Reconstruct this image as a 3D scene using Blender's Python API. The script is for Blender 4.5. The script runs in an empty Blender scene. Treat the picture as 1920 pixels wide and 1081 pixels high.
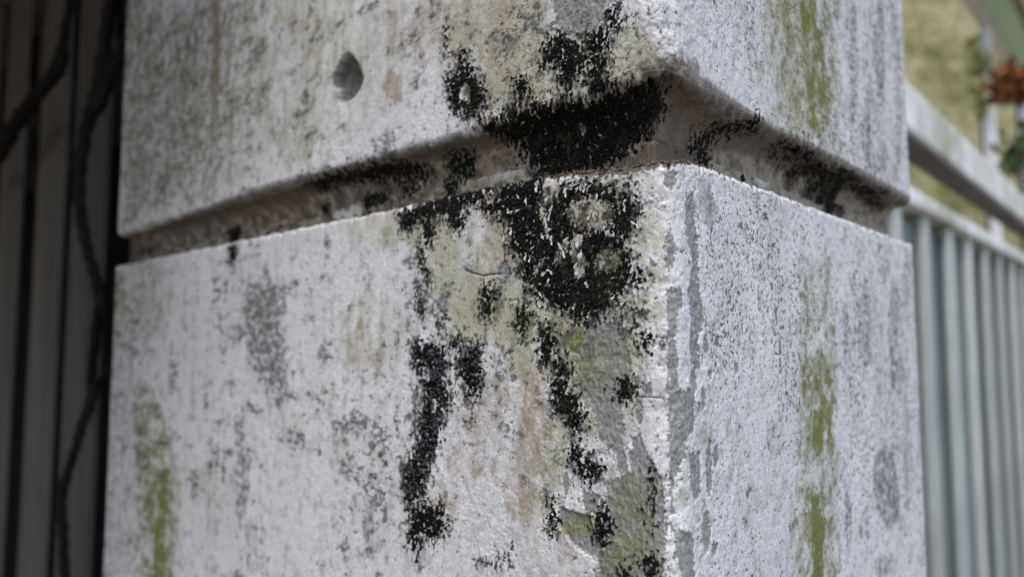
import bpy, math, random
import numpy as np
from mathutils import Vector, Matrix

rng = np.random.default_rng(7)
random.seed(7)
scene = bpy.context.scene
col = scene.collection

# ------------------------------------------------------------------ camera, sky, sun, exposure
PITCH = math.radians(4.517)
cam_d = bpy.data.cameras.new('camera')
cam = bpy.data.objects.new('camera', cam_d)
col.objects.link(cam)
cam.location = (0, 0, 1.45)
cam.rotation_euler = (math.radians(90) + PITCH, 0, 0)
cam_d.sensor_width = 36.0
cam_d.lens = 36.0 * 1346.0 / 1920.0
cam_d.clip_start = 0.01
cam_d.clip_end = 2000
cam_d.dof.use_dof = True
cam_d.dof.focus_distance = 0.227
cam_d.dof.aperture_fstop = cam_d.lens / 3.4
scene.camera = cam

SUN_EL, SUN_AZ = math.radians(60), math.radians(188)
world = bpy.data.worlds.new('World')
scene.world = world
world.use_nodes = True
wn = world.node_tree
sky = wn.nodes.new('ShaderNodeTexSky')
sky.sky_type = 'NISHITA'
sky.sun_disc = False
sky.sun_elevation = SUN_EL
sky.sun_rotation = SUN_AZ
sky.air_density = 1.0
sky.dust_density = 2.2
sky.ozone_density = 1.0
bg = wn.nodes['Background']
bg.inputs['Strength'].default_value = 0.14
wn.links.new(sky.outputs[0], bg.inputs['Color'])

sun_d = bpy.data.lights.new('sun', 'SUN')
sun_d.energy = 1.15
sun_d.angle = math.radians(28)
sun_d.color = (1.0, 0.975, 0.945)
sun = bpy.data.objects.new('sun', sun_d)
col.objects.link(sun)
to_sun = Vector((math.cos(SUN_EL) * math.sin(SUN_AZ), math.cos(SUN_EL) * math.cos(SUN_AZ), math.sin(SUN_EL)))
sun.rotation_euler = to_sun.to_track_quat('Z', 'Y').to_euler()

scene.view_settings.view_transform = 'Standard'
scene.view_settings.look = 'None'
scene.view_settings.gamma = 1
scene.view_settings.use_curve_mapping = False
scene.view_settings.exposure = 0.92
scene.cycles.use_denoising = True
scene.cycles.max_bounces = 6

# ------------------------------------------------------------------ small helpers
def tag(o, label=None, cat=None, group=None, kind=None):
    if label: o['label'] = label
    if cat: o['category'] = cat
    if group: o['group'] = group
    if kind: o['kind'] = kind
    return o

def empty(name, loc, label=None, cat=None, group=None):
    o = bpy.data.objects.new(name, None)
    col.objects.link(o)
    o.location = loc
    o.empty_display_size = 0.05
    return tag(o, label, cat, group)

def link(name, me, parent=None):
    o = bpy.data.objects.new(name, me)
    col.objects.link(o)
    if parent is not None:
        o.parent = parent
    return o

def mesh_np(name, v, f, mat, smooth=True):
    """v (n,3) float, f (m,k) int -> mesh"""
    v = np.ascontiguousarray(v, np.float32); f = np.ascontiguousarray(f, np.int32)
    me = bpy.data.meshes.new(name)
    n, (m, k) = len(v), f.shape
    me.vertices.add(n); me.vertices.foreach_set('co', v.ravel())
    me.loops.add(m * k); me.loops.foreach_set('vertex_index', f.ravel())
    me.polygons.add(m)
    me.polygons.foreach_set('loop_start', np.arange(0, m * k, k, dtype=np.int32))
    me.polygons.foreach_set('use_smooth', np.full(m, smooth))
    me.update(calc_edges=True)
    me.validate()
    if mat: me.materials.append(mat)
    return me

_T = rng.permutation(65536).astype(np.int64)
_G = rng.uniform(0, 2 * np.pi, 65536)
_GX, _GY = np.cos(_G).astype(np.float32), np.sin(_G).astype(np.float32)
def perlin(x, y, seed=0):
    x = np.asarray(x, np.float32); y = np.asarray(y, np.float32)
    x, y = np.broadcast_arrays(x, y)
    xi = np.floor(x).astype(np.int64); yi = np.floor(y).astype(np.int64)
    fx = x - xi; fy = y - yi
    def g(i, j, dx, dy):
        h = _T[(_T[(i + seed * 7919) & 65535] + j) & 65535]
        return _GX[h] * dx + _GY[h] * dy
    u = fx * fx * fx * (fx * (fx * 6 - 15) + 10); w = fy * fy * fy * (fy * (fy * 6 - 15) + 10)
    a = g(xi, yi, fx, fy); b = g(xi + 1, yi, fx - 1, fy)
    c = g(xi, yi + 1, fx, fy - 1); d = g(xi + 1, yi + 1, fx - 1, fy - 1)
    return ((a + u * (b - a)) + w * ((c + u * (d - c)) - (a + u * (b - a)))) * 1.5
def fbm(x, y, octs=4, seed=0, gain=.55):
    s = 0; amp = 1; tot = 0
    for o in range(octs):
        s = s + amp * perlin(x * 2.03 ** o, y * 2.03 ** o, seed + o * 13)
        tot += amp; amp *= gain
    return s / tot * 1.35
def sstep(a, b, x):
    t = np.clip((x - a) / (b - a), 0, 1)
    return t * t * (3 - 2 * t)

# ------------------------------------------------------------------ node helpers
class NT:
    def __init__(self, name):
        self.m = bpy.data.materials.new(name); self.m.use_nodes = True
        self.t = self.m.node_tree; self.b = self.t.nodes['Principled BSDF']
        self.b.inputs['Specular IOR Level'].default_value = 0.25
    def n(self, kind, **kw):
        x = self.t.nodes.new(kind)
        for k, v in kw.items(): setattr(x, k, v)
        return x
    def l(self, a, b): self.t.links.new(a, b)
    def val(self, s, v):
        if hasattr(v, 'is_output'): self.l(v, s)
        else: s.default_value = v
    def math(self, op, a, b=0.0, c=None, clamp=False):
        x = self.n('ShaderNodeMath', operation=op, use_clamp=clamp)
        self.val(x.inputs[0], a); self.val(x.inputs[1], b)
        if c is not None: self.val(x.inputs[2], c)
        return x.outputs[0]
    def mix(self, f, a, b):
        x = self.n('ShaderNodeMix', data_type='RGBA')
        self.val(x.inputs[0], f)
        for s, v in ((x.inputs[6], a), (x.inputs[7], b)):
            if isinstance(v, tuple): s.default_value = (*v, 1)
            else: self.l(v, s)
        return x.outputs[2]
    def noise(self, scale, detail=4, rough=.55, vec=None, stretch=None):
        if vec is None: vec = self.coord()
        if stretch:
            mp = self.n('ShaderNodeMapping'); mp.inputs['Scale'].default_value = stretch
            self.l(vec, mp.inputs[0]); vec = mp.outputs[0]
        x = self.n('ShaderNodeTexNoise'); x.inputs['Scale'].default_value = scale
        x.inputs['Detail'].default_value = detail; x.inputs['Roughness'].default_value = rough
        self.l(vec, x.inputs['Vector'])
        return x.outputs[0]
    def coord(self):
        if not hasattr(self, '_c'): self._c = self.n('ShaderNodeTexCoord').outputs['Object']
        return self._c
    def ramp(self, f, a, b, lo=0.0, hi=1.0):
        x = self.n('ShaderNodeMapRange', interpolation_type='SMOOTHSTEP')
        self.val(x.inputs[0], f); x.inputs[1].default_value = a; x.inputs[2].default_value = b
        x.inputs[3].default_value = lo; x.inputs[4].default_value = hi
        return x.outputs[0]
    def bump(self, h, strength, dist, prev=None):
        x = self.n('ShaderNodeBump'); x.inputs['Strength'].default_value = strength
        x.inputs['Distance'].default_value = dist; self.l(h, x.inputs['Height'])
        if prev is not None: self.l(prev, x.inputs['Normal'])
        return x.outputs[0]
    def out(self, color, rough=.85, normal=None):
        self.val(self.b.inputs['Base Color'], (*color, 1) if isinstance(color, tuple) else color)
        self.val(self.b.inputs['Roughness'], rough)
        if normal is not None: self.l(normal, self.b.inputs['Normal'])
        return self.m

def simple(name, c1, c2, scale, stretch=None, rough=.85, bump=.3, dist=.002, detail=5, spec=.25, vary=0.0):
    m = NT(name)
    n1 = m.noise(scale, detail, .6, stretch=stretch); n2 = m.noise(scale * 7, 4, .6, stretch=stretch)
    f = m.ramp(m.math('ADD', m.math('MULTIPLY', n1, .7), m.math('MULTIPLY', n2, .3)), .35, .65)
    m.b.inputs['Specular IOR Level'].default_value = spec
    oi = m.n('ShaderNodeObjectInfo'); tint = m.ramp(oi.outputs['Random'], 0, 1, 1 - vary, 1 + vary * .4)
    mul = m.n('ShaderNodeVectorMath', operation='SCALE'); m.l(m.mix(f, c1, c2), mul.inputs[0]); m.l(tint, mul.inputs['Scale'])
    return m.out(mul.outputs[0], rough, m.bump(n2, bump, dist))

def weathered_paint():
    m = NT('weathered_paint')
    A = m.n('ShaderNodeAttribute', attribute_name='mask_a'); Bn = m.n('ShaderNodeAttribute', attribute_name='mask_b')
    sa = m.n('ShaderNodeSeparateColor'); sb = m.n('ShaderNodeSeparateColor')
    m.l(A.outputs['Color'], sa.inputs[0]); m.l(Bn.outputs['Color'], sb.inputs[0])
    crust, bare, speck, ochre = sa.outputs[0], sa.outputs[1], sa.outputs[2], A.outputs['Alpha']
    algae_and_shade, dirt, khaki, grey = sb.outputs[0], sb.outputs[1], sb.outputs[2], Bn.outputs['Alpha']
    st = (1, 1, .85)
    n_big = m.noise(28, 4, .6, stretch=(1, 1, .45)); n_mid = m.noise(170, 5, .65, stretch=st)
    n_fine = m.noise(800, 4, .7, stretch=st); n_grain = m.noise(1700, 3, .75)
    cen = lambda x, k: m.math('MULTIPLY', m.math('SUBTRACT', x, .5), k)
    nz = m.math('ADD', cen(n_mid, 1.0), cen(n_fine, 1.0))
    def thr(a, lo, hi, k):          # mask edge broken up by the noise
        return m.ramp(m.math('ADD', a, m.math('MULTIPLY', nz, k)), lo, hi)
    c = m.mix(m.ramp(n_big, .3, .7), (.63, .625, .635), (.72, .715, .72))
    c = m.mix(m.ramp(n_mid, .48, .72, 0, .75), c, (.40, .405, .42))
    c = m.mix(m.math('MULTIPLY', thr(khaki, .03, .66, .7), .92), c, (.42, .41, .315))
    c = m.mix(m.math('MULTIPLY', thr(ochre, .10, .75, .9), .9), c, (.34, .27, .20))
    conc = m.mix(m.ramp(n_fine, .3, .7), (.24, .245, .235), (.32, .325, .31))
    c = m.mix(thr(bare, .42, .58, .10), c, conc)
    c = m.mix(m.math('MULTIPLY', thr(algae_and_shade, .06, .92, 1.0), .96), c, (.165, .175, .042))
    c = m.mix(m.math('MULTIPLY', thr(grey, .12, .9, .65), .88), c, (.115, .115, .125))
    c = m.mix(m.math('MULTIPLY', thr(dirt, .10, .75, .4), .93), c, (.125, .10, .078))
    c = m.mix(m.math('MULTIPLY', thr(speck, .30, .75, .5), .9), c, m.mix(m.ramp(m.noise(60, 3, .6), .38, .62), (.06, .062, .066), (.17, .155, .125)))
    c = m.mix(thr(crust, .38, .62, .45), c, m.mix(m.ramp(n_mid, .54, .72), m.mix(m.ramp(n_fine, .45, .8), (.005, .005, .005), (.016, .016, .013)), (.055, .050, .028)))
    g = m.ramp(m.math('ADD', m.math('MULTIPLY', n_grain, .6), m.math('MULTIPLY', n_fine, .4)), .3, .7, .56, 1.16)
    mul = m.n('ShaderNodeVectorMath', operation='SCALE'); m.l(c, mul.inputs[0]); m.l(g, mul.inputs['Scale'])
    nb = m.bump(n_fine, .35, .0006); nb = m.bump(n_grain, .6, .0003, nb)
    m.b.inputs['Specular IOR Level'].default_value = 0.08
    return m.out(mul.outputs[0], .95, nb)

M = {}
M['paint'] = weathered_paint()
M['crust'] = simple('black_mould', (.005, .0052, .005), (.017, .016, .012), 150, rough=.75, bump=.5, dist=.0004, spec=.2)
M['crust_blue'] = simple('blue_black_mould', (.010, .012, .015), (.030, .035, .042), 700, rough=.55, bump=.4, dist=.0004, spec=.5)
M['flake'] = simple('loose_paint', (.30, .30, .27), (.60, .61, .60), 300, rough=.8, bump=.3, dist=.0003)
M['grit'] = simple('brown_grit', (.07, .055, .04), (.16, .125, .09), 700, rough=.95, bump=.5, dist=.0004)
M['white_wood'] = simple('white_painted_timber', (.29, .315, .305), (.47, .485, .465), 7, (1, 1, .2), .8, vary=.22)
M['rail_wood'] = simple('stained_white_rail', (.30, .31, .22), (.80, .80, .80), 2.6, None, .75)
M['pale_board'] = simple('pale_grey_green_board', (.12, .16, .15), (.22, .26, .255), 5, (1, 1, .2), .7, vary=.3)
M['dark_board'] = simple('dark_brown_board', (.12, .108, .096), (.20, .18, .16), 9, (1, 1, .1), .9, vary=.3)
M['black_wall'] = simple('dark_interior', (.006, .006, .005), (.012, .011, .01), 8, None, .95)  # near black stands in for darkness behind the fence gaps
M['vine'] = simple('dark_vine_bark', (.005, .004, .004), (.014, .010, .009), 200, (1, 1, .3), .85, .6, .001)
M['green_board'] = simple('pale_green_board', (.58, .80, .60), (.66, .84, .68), 4, None, .6)
M['brown_board'] = simple('weathered_brown_board', (.22, .18, .14), (.32, .27, .21), 6, None, .8)
M['post'] = simple('grey_white_post', (.62, .61, .60), (.78, .77, .76), 6, (1, 1, .3), .6)
M['earth'] = simple('dry_earth', (.10, .105, .035), (.34, .30, .19), 1.5, None, .95, .5, .02)
M['straw'] = simple('dry_grass', (.19, .20, .06), (.62, .57, .36), 1.7, None, .9)
M['leaf_green'] = simple('dark_green_leaf', (.03, .07, .012), (.08, .16, .03), 8, None, .5, spec=.4)
M['leaf_rust'] = simple('rusty_dry_leaf', (.07, .03, .015), (.36, .13, .04), 14, None, .8)
M['leaf_lime'] = simple('yellow_green_leaf', (.24, .26, .07), (.40, .38, .17), 8, None, .7)
M['ground'] = simple('earthy_ground', (.19, .165, .13), (.27, .235, .19), 30, None, .95, .5, .01)
M['bark'] = simple('shrub_bark', (.05, .04, .03), (.10, .085, .06), 30, None, .9)

# ------------------------------------------------------------------ where things stand (metres)
D = .2
TH = math.radians(47.17)
L2 = np.array([-math.sin(TH), math.cos(TH)]); R2 = np.array([math.cos(TH), math.sin(TH)])
P2 = np.array([.2204 * D, D])                     # near corner of the pillar
A, B = 2.20 * D, 1.305 * D                        # its two sides
ZL = 1.45 + .2746 * D                             # top lip of the lower block
GAP = (.3809 - .2746) * D * 1000                  # joint height, mm
G = 11.5                                          # joint depth, mm
CR, CR2 = .008, .007
RHO = CR * math.pi / 4

# ------------------------------------------------------------------ ground
def sheet(name, x0, x1, y0, y1, z, mat, kind='structure'):
    v = np.array([(x0, y0, z), (x1, y0, z), (x1, y1, z), (x0, y1, z)]); f = np.array([(0, 1, 2, 3)])
    return tag(link(name, mesh_np(name, v, f, mat, False)), kind=kind)
sheet('ground', -400, 400, -400, 400, 0, M['ground'])

# ------------------------------------------------------------------ data: marks on the pillar, mm along its girth / above the lip
FEAT = {}
FEAT['crust'] = [
  ('U',[(-72.8,25.6),(-64.8,21.6),(-60.9,25.0),(-50.9,25.2),(-41.4,24.3),(-30.3,22.1),(-23.9,22.0),(-17.7,23.3),(-11.8,23.0),(-2.1,19.5),(7.2,15.5),(-3.5,10.2),(-8.2,8.2),(-11.1,5.5),(-14.1,2.8),(-24.1,-0.5),(-39.3,0.2),(-47.4,0.6),(-51.0,7.6),(-57.1,11.5),(-64.8,15.4),(-70.1,19.2)],1,2,0.9,0.35,'groove'),
  ('J',[(-77.7,29.0),(-69.2,24.8),(-65.1,28.3),(-54.5,28.5),(-44.4,27.6),(-32.5,25.3),(-25.8,25.2),(-19.2,26.6),(-13.0,26.3),(-6.6,20.5),(-4.8,14.2),(-9.2,10.8),(-12.2,8.0),(-15.4,5.2),(-26.1,1.7),(-42.1,2.5),(-50.7,2.9),(-54.5,10.2),(-61.0,14.3),(-69.2,18.3),(-74.8,22.2)],1,1.2,0.9,0.35,'groove'),
  ('U',[(-67.3,23.8),(-58.4,25.6),(-48.7,24.3),(-39.5,24.0),(-28.6,21.4),(-18.5,20.7),(-13.6,20.4),(-14.6,14.1),(-37.3,17.3),(-63.4,18.3)],1,1.6,0.9,0.3,'groove'),
  ('U',[(-43.9,41.3),(-40.5,44.9),(-37.1,46.2),(-33.8,42.9),(-29.5,39.9),(-26.4,36.4),(-27.5,32.4),(-30.7,29.7),(-34.6,27.2),(-35.4,31.8),(-38.3,36.2),(-41.7,36.2),(-45.1,36.2)],1,1.6,0.7,0.35,'upper'),
  ('U',[(-27.4,41.0),(-20.2,41.7),(-17.8,38.2),(-20.3,34.6),(-18.3,31.6),(-20.0,27.8),(-17.4,23.0),(-14.6,19.0),(-20.4,20.4),(-23.4,24.5),(-26.5,29.5),(-24.4,32.4),(-22.7,34.5),(-26.4,36.7)],1,1.7,0.7,0.35,'upper'),
  ('U',[(-31.7,29.1),(-32.1,28.0),(-33.1,27.4),(-34.4,27.4),(-35.7,28.0),(-36.6,29.2),(-37.0,30.5),(-36.6,31.6),(-35.6,32.3),(-34.3,32.3),(-33.0,31.6),(-32.1,30.5)],1,1,0.9,0.35,'upper'),
  ('U',[(-14.2,43.3),(-14.5,41.8),(-15.2,41.0),(-16.2,40.9),(-17.2,41.6),(-17.9,42.9),(-18.1,44.5),(-17.9,45.9),(-17.1,46.8),(-16.1,46.9),(-15.2,46.2),(-14.5,44.8)],0.8,1.6,0.9,0.35),
  ('U',[(-91.2,44.4),(-86.8,45.7),(-81.9,47.1),(-79.1,46.5),(-77.4,42.8),(-72.7,36.7),(-70.8,31.4),(-74.0,29.2),(-78.1,27.6),(-82.9,29.8),(-87.6,32.3),(-90.3,38.0)],1,1.5,0.7,0.35,'ring'),
  ('U',[(-51.5,31.4),(-51.8,29.9),(-52.7,28.9),(-53.9,28.7),(-55.2,29.4),(-56.1,30.9),(-56.4,32.7),(-56.1,34.3),(-55.2,35.3),(-53.9,35.4),(-52.7,34.6),(-51.8,33.2)],1,0.8,0.9,0.35),
  ('U',[(-91.1,60.9),(-91.3,58.1),(-92.0,56.1),(-92.9,55.6),(-93.8,56.7),(-94.5,59.0),(-94.7,62.0),(-94.5,64.9),(-93.9,66.9),(-93.0,67.4),(-92.1,66.3),(-91.4,63.9)],0.6,1.8,0.9,0.35),
  ('U',[(-81.4,49.5),(-81.7,48.0),(-82.5,47.0),(-83.6,46.9),(-84.8,47.7),(-85.7,49.1),(-86.0,50.8),(-85.7,52.4),(-84.9,53.3),(-83.7,53.4),(-82.5,52.7),(-81.7,51.2)],0.7,1.6,0.9,0.35),
  ('W',[(-66.0,-4.8),(-62.1,0.2),(-51.1,2.1),(-43.7,0.0),(-44.6,-7.8),(-41.9,-10.4),(-38.6,-7.8),(-36.3,-4.3),(-29.9,-4.8),(-25.8,-4.9),(-18.8,-7.0),(-15.0,-11.9),(-14.1,-17.6),(-13.6,-22.5),(-12.4,-27.3),(-10.6,-32.2),(-12.0,-36.0),(-14.5,-39.8),(-18.3,-43.1),(-23.2,-45.5),(-27.2,-47.4),(-33.4,-45.9),(-38.8,-43.2),(-44.3,-40.4),(-48.9,-37.6),(-52.4,-33.0),(-54.7,-27.2),(-58.4,-20.9),(-59.6,-14.4),(-63.4,-10.2),(-69.9,-8.3),(-72.5,-5.8)],1,1.5,0.6,0.35,'main'),
  ('W',[(-14.4,-10.4),(-11.2,-8.4),(-9.1,-15.1),(-10.1,-21.3),(-14.2,-22.7),(-15.5,-19.1)],1,1.2,0.9,0.35,'main'),
  ('W',[(-72.4,-36.1),(-67.2,-35.4),(-65.4,-37.0),(-69.0,-39.0),(-67.9,-41.8),(-69.7,-46.0),(-72.3,-43.5),(-71.6,-38.9)],1,0.7,0.8,0.35),
  ('W',[(-54.8,-43.2),(-51.2,-42.4),(-50.8,-46.8),(-53.6,-50.6),(-55.5,-48.5)],1,0.8,0.9,0.35),
  ('W',[(-118.4,-2.5),(-106.0,-0.3),(-93.7,1.0),(-79.4,1.9),(-63.4,2.3),(-62.1,-0.7),(-76.6,-4.0),(-82.1,-5.9),(-87.7,-11.7),(-89.2,-7.6),(-96.7,-5.7),(-102.7,-11.5),(-105.9,-6.6),(-112.3,-10.4),(-117.3,-9.5)],1,1.8,0.6,0.35,'lip'),
  ('W',[(-81.5,-10.1),(-82.0,-11.5),(-83.5,-12.4),(-85.4,-12.6),(-87.5,-12.0),(-88.9,-10.7),(-89.5,-9.2),(-89.0,-7.7),(-87.5,-6.8),(-85.5,-6.7),(-83.5,-7.3),(-82.0,-8.6)],1,0.7,0.9,0.35),
  ('W',[(-97.5,-12.7),(-98.0,-14.8),(-99.3,-16.3),(-101.1,-16.8),(-103.0,-16.0),(-104.4,-14.2),(-104.9,-11.9),(-104.4,-9.7),(-103.1,-8.2),(-101.2,-7.8),(-99.4,-8.6),(-98.0,-10.4)],0.8,1.8,0.9,0.35),
  ('W',[(-102.6,-21.3),(-103.0,-23.9),(-104.1,-25.8),(-105.6,-26.4),(-107.2,-25.6),(-108.4,-23.5),(-108.9,-20.8),(-108.5,-18.1),(-107.4,-16.3),(-105.8,-15.7),(-104.2,-16.6),(-103.0,-18.6)],0.6,2,0.9,0.35),
  ('J',[(-202.8,26.5),(-176.8,23.7),(-151.2,21.6),(-126.3,18.1),(-113.8,10.5),(-133.4,7.2),(-150.8,6.5),(-154.8,3.4),(-163.2,6.4),(-155.1,12.6),(-176.5,16.1),(-171.8,7.5),(-189.0,5.5),(-195.0,14.8)],1,2,0.5,0.35,'joint'),
  ('U',[(-196.2,21.9),(-169.1,21.9),(-144.6,21.0),(-122.5,18.9),(-108.9,11.8),(-129.5,11.7),(-168.9,16.5),(-186.5,15.3)],0.9,2.4,0.4,0.35),
  ('J',[(-103.9,14.4),(-99.0,17.9),(-87.5,15.9),(-86.5,10.5),(-94.2,7.5),(-97.3,1.6),(-101.1,3.2),(-102.2,8.7)],1,1.2,0.6,0.35),
  ('U',[(-100.2,13.2),(-94.6,16.8),(-83.8,14.1),(-85.0,9.2),(-95.5,9.9)],0.9,1.4,0.9,0.35),
  ('J',[(-277.2,7.8),(-277.9,3.4),(-280.3,0.3),(-283.8,-0.6),(-287.5,0.9),(-290.4,4.6),(-291.7,9.3),(-291.1,13.9),(-288.6,17.0),(-285.0,17.8),(-281.3,16.1),(-278.5,12.5)],0.9,1.6,0.4,0.35),
  ('W',[(-254.7,-5.7),(-255.2,-9.6),(-257.0,-12.3),(-259.6,-13.2),(-262.4,-11.9),(-264.6,-8.8),(-265.6,-4.7),(-265.1,-0.7),(-263.3,2.0),(-260.6,2.8),(-257.8,1.5),(-255.7,-1.6)],0.7,2,0.4,1.2),
  ('J',[(-442.4,23.2),(-393.8,23.6),(-375.2,14.6),(-401.5,8.1),(-440.7,8.5)],0.7,3,0.2,3),
  ('W',[(-109.9,-54.6),(-102.1,-54.7),(-93.1,-55.6),(-90.1,-61.4),(-92.4,-69.2),(-87.7,-73.8),(-94.3,-82.8),(-95.6,-90.6),(-98.5,-96.7),(-101.4,-104.8),(-104.3,-111.0),(-112.1,-116.0),(-114.7,-111.4),(-113.9,-102.3),(-109.2,-95.9),(-106.2,-89.6),(-104.8,-81.6),(-101.8,-75.5),(-105.0,-65.7),(-109.8,-61.8)],1,2,0.5,0.35,'streak'),
  ('W',[(-110.5,-115.8),(-101.3,-111.5),(-92.4,-113.1),(-89.5,-120.1),(-96.6,-126.0),(-102.6,-125.2),(-107.1,-133.7),(-111.8,-127.8)],0.72,2.6,0.6,0.35),
  ('W',[(-83.1,-56.6),(-73.6,-54.7),(-72.8,-64.8),(-74.9,-70.4),(-77.5,-73.3),(-81.1,-68.8),(-83.9,-65.1)],1,1,0.7,0.35,'streak'),
  ('W',[(-83.1,-54.1),(-83.4,-54.9),(-84.2,-55.4),(-85.3,-55.6),(-86.5,-55.4),(-87.3,-54.9),(-87.6,-54.1),(-87.3,-53.3),(-86.5,-52.8),(-85.4,-52.6),(-84.2,-52.8),(-83.4,-53.3)],1,0.6,0.9,0.35),
  ('W',[(-101.7,-37.6),(-102.2,-41.6),(-103.5,-44.5),(-105.3,-45.6),(-107.3,-44.4),(-108.7,-41.4),(-109.3,-37.3),(-108.8,-33.2),(-107.5,-30.3),(-105.6,-29.3),(-103.7,-30.5),(-102.3,-33.5)],0.55,2.4,0.9,0.35),
  ('W',[(-92.6,-46.8),(-92.9,-48.6),(-93.6,-49.9),(-94.6,-50.3),(-95.7,-49.9),(-96.5,-48.5),(-96.8,-46.8),(-96.5,-45.0),(-95.8,-43.7),(-94.7,-43.2),(-93.7,-43.8),(-92.9,-45.1)],0.6,1.5,0.9,0.35),
  ('W',[(-98.8,-29.7),(-99.2,-32.3),(-100.6,-34.1),(-102.4,-34.7),(-104.3,-33.9),(-105.7,-31.9),(-106.2,-29.2),(-105.8,-26.6),(-104.4,-24.7),(-102.6,-24.2),(-100.7,-25.0),(-99.3,-27.1)],0.55,2.2,0.9,0.35),
  ('W',[(-40.0,-60.6),(-35.7,-59.7),(-34.0,-62.1),(-35.7,-68.8),(-31.6,-71.0),(-29.1,-75.8),(-30.0,-79.8),(-32.7,-80.8),(-34.7,-76.9),(-38.3,-75.5),(-40.0,-70.6),(-38.9,-65.6)],1,0.7,0.8,0.35,'tongue'),
  ('W',[(-45.5,-49.5),(-41.0,-49.1),(-39.5,-53.9),(-41.7,-61.0),(-45.5,-60.7)],0.85,0.9,0.9,0.35),
  ('W',[(-29.7,-87.8),(-29.9,-89.4),(-30.5,-90.7),(-31.3,-91.2),(-32.1,-90.8),(-32.7,-89.7),(-33.0,-88.1),(-32.7,-86.5),(-32.1,-85.3),(-31.3,-84.8),(-30.5,-85.1),(-29.9,-86.2)],0.9,0.9,0.9,0.35),
  ('W',[(-22.4,-91.7),(-22.9,-93.0),(-24.4,-94.0),(-26.3,-94.6),(-28.3,-94.5),(-29.8,-93.8),(-30.3,-92.7),(-29.8,-91.4),(-28.3,-90.4),(-26.3,-89.8),(-24.3,-89.9),(-22.9,-90.6)],0.9,1.3,0.9,0.35),
  ('W',[(-10.8,-67.7),(-11.2,-69.3),(-12.2,-70.4),(-13.6,-70.9),(-15.0,-70.6),(-16.0,-69.5),(-16.4,-68.0),(-16.0,-66.4),(-14.9,-65.2),(-13.5,-64.8),(-12.1,-65.1),(-11.2,-66.2)],0.9,1.3,1.2,0.35),
  ('W',[(-4.4,-54.3),(-4.6,-55.3),(-5.3,-56.1),(-6.2,-56.4),(-7.0,-56.1),(-7.7,-55.3),(-7.9,-54.3),(-7.6,-53.2),(-7.0,-52.4),(-6.1,-52.1),(-5.2,-52.4),(-4.6,-53.2)],0.8,1.2,0.9,0.35),
  ('W',[(-19.0,-107.4),(-19.4,-109.9),(-20.5,-111.9),(-22.1,-112.8),(-23.6,-112.4),(-24.7,-110.8),(-25.1,-108.4),(-24.7,-105.9),(-23.5,-103.9),(-21.9,-103.0),(-20.4,-103.4),(-19.3,-105.0)],0.85,1.8,0.9,0.35),
  ('W',[(-3.6,-96.9),(-3.9,-101.3),(-4.5,-104.6),(-5.3,-105.9),(-6.0,-104.8),(-6.6,-101.7),(-6.7,-97.3),(-6.4,-92.8),(-5.8,-89.5),(-5.0,-88.3),(-4.2,-89.4),(-3.7,-92.5)],0.6,1.8,0.9,0.35),
  ('W',[(-3.2,-115.9),(-3.6,-117.5),(-4.6,-118.9),(-5.9,-119.6),(-7.2,-119.4),(-8.1,-118.4),(-8.4,-116.9),(-8.0,-115.2),(-7.1,-113.9),(-5.7,-113.2),(-4.5,-113.4),(-3.6,-114.3)],0.9,1.4,0.9,0.35),
  ('W',[(-11.8,-120.0),(-12.2,-120.9),(-13.1,-121.8),(-14.4,-122.3),(-15.6,-122.3),(-16.6,-121.9),(-16.9,-121.0),(-16.6,-120.1),(-15.6,-119.2),(-14.3,-118.7),(-13.0,-118.7),(-12.1,-119.1)],0.9,1,0.9,0.35),
  ('W',[(-39.4,-108.4),(-39.6,-111.0),(-40.2,-113.0),(-40.9,-113.8),(-41.7,-113.3),(-42.2,-111.5),(-42.4,-108.9),(-42.2,-106.2),(-41.6,-104.2),(-40.9,-103.4),(-40.1,-104.0),(-39.6,-105.8)],0.75,1,0.9,0.35),
  ('W',[(-6.3,-35.6),(-6.7,-37.0),(-7.6,-37.9),(-8.9,-38.2),(-10.2,-37.8),(-11.1,-36.7),(-11.4,-35.3),(-11.0,-33.9),(-10.1,-32.9),(-8.8,-32.7),(-7.5,-33.1),(-6.6,-34.2)],0.75,1.4,0.9,0.35),
  ('W',[(-7.1,-47.9),(-7.7,-50.4),(-9.5,-52.3),(-11.9,-53.0),(-14.3,-52.3),(-16.0,-50.3),(-16.6,-47.6),(-15.9,-45.0),(-14.1,-43.1),(-11.7,-42.5),(-9.3,-43.3),(-7.7,-45.2)],0.55,2.2,0.9,0.35),
  ('W',[(-59.9,-123.4),(-59.8,-124.1),(-60.6,-125.3),(-62.1,-126.7),(-63.9,-128.0),(-65.6,-128.7),(-66.6,-128.7),(-66.7,-128.0),(-65.9,-126.7),(-64.3,-125.3),(-62.5,-124.1),(-60.9,-123.4)],0.55,1.4,0.9,0.35),
  ('W',[(-67.9,-127.8),(-68.2,-128.5),(-69.0,-129.1),(-70.2,-129.5),(-71.3,-129.6),(-72.2,-129.3),(-72.5,-128.7),(-72.2,-128.0),(-71.3,-127.4),(-70.2,-127.0),(-69.0,-127.0),(-68.2,-127.3)],0.5,1,0.9,0.35),
  ('W',[(-76.7,-81.6),(-76.9,-82.5),(-77.7,-83.2),(-78.8,-83.6),(-79.9,-83.4),(-80.7,-82.8),(-81.0,-81.9),(-80.7,-80.9),(-79.9,-80.2),(-78.8,-79.9),(-77.7,-80.0),(-76.9,-80.7)],0.5,1.5,0.9,0.35),
  ('J',[(32.7,6.0),(31.5,10.8),(42.5,16.7),(64.9,24.6),(66.6,23.0),(46.4,15.1),(40.2,11.1),(39.2,5.7)],1,0.7,0.7,0.6),
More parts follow.
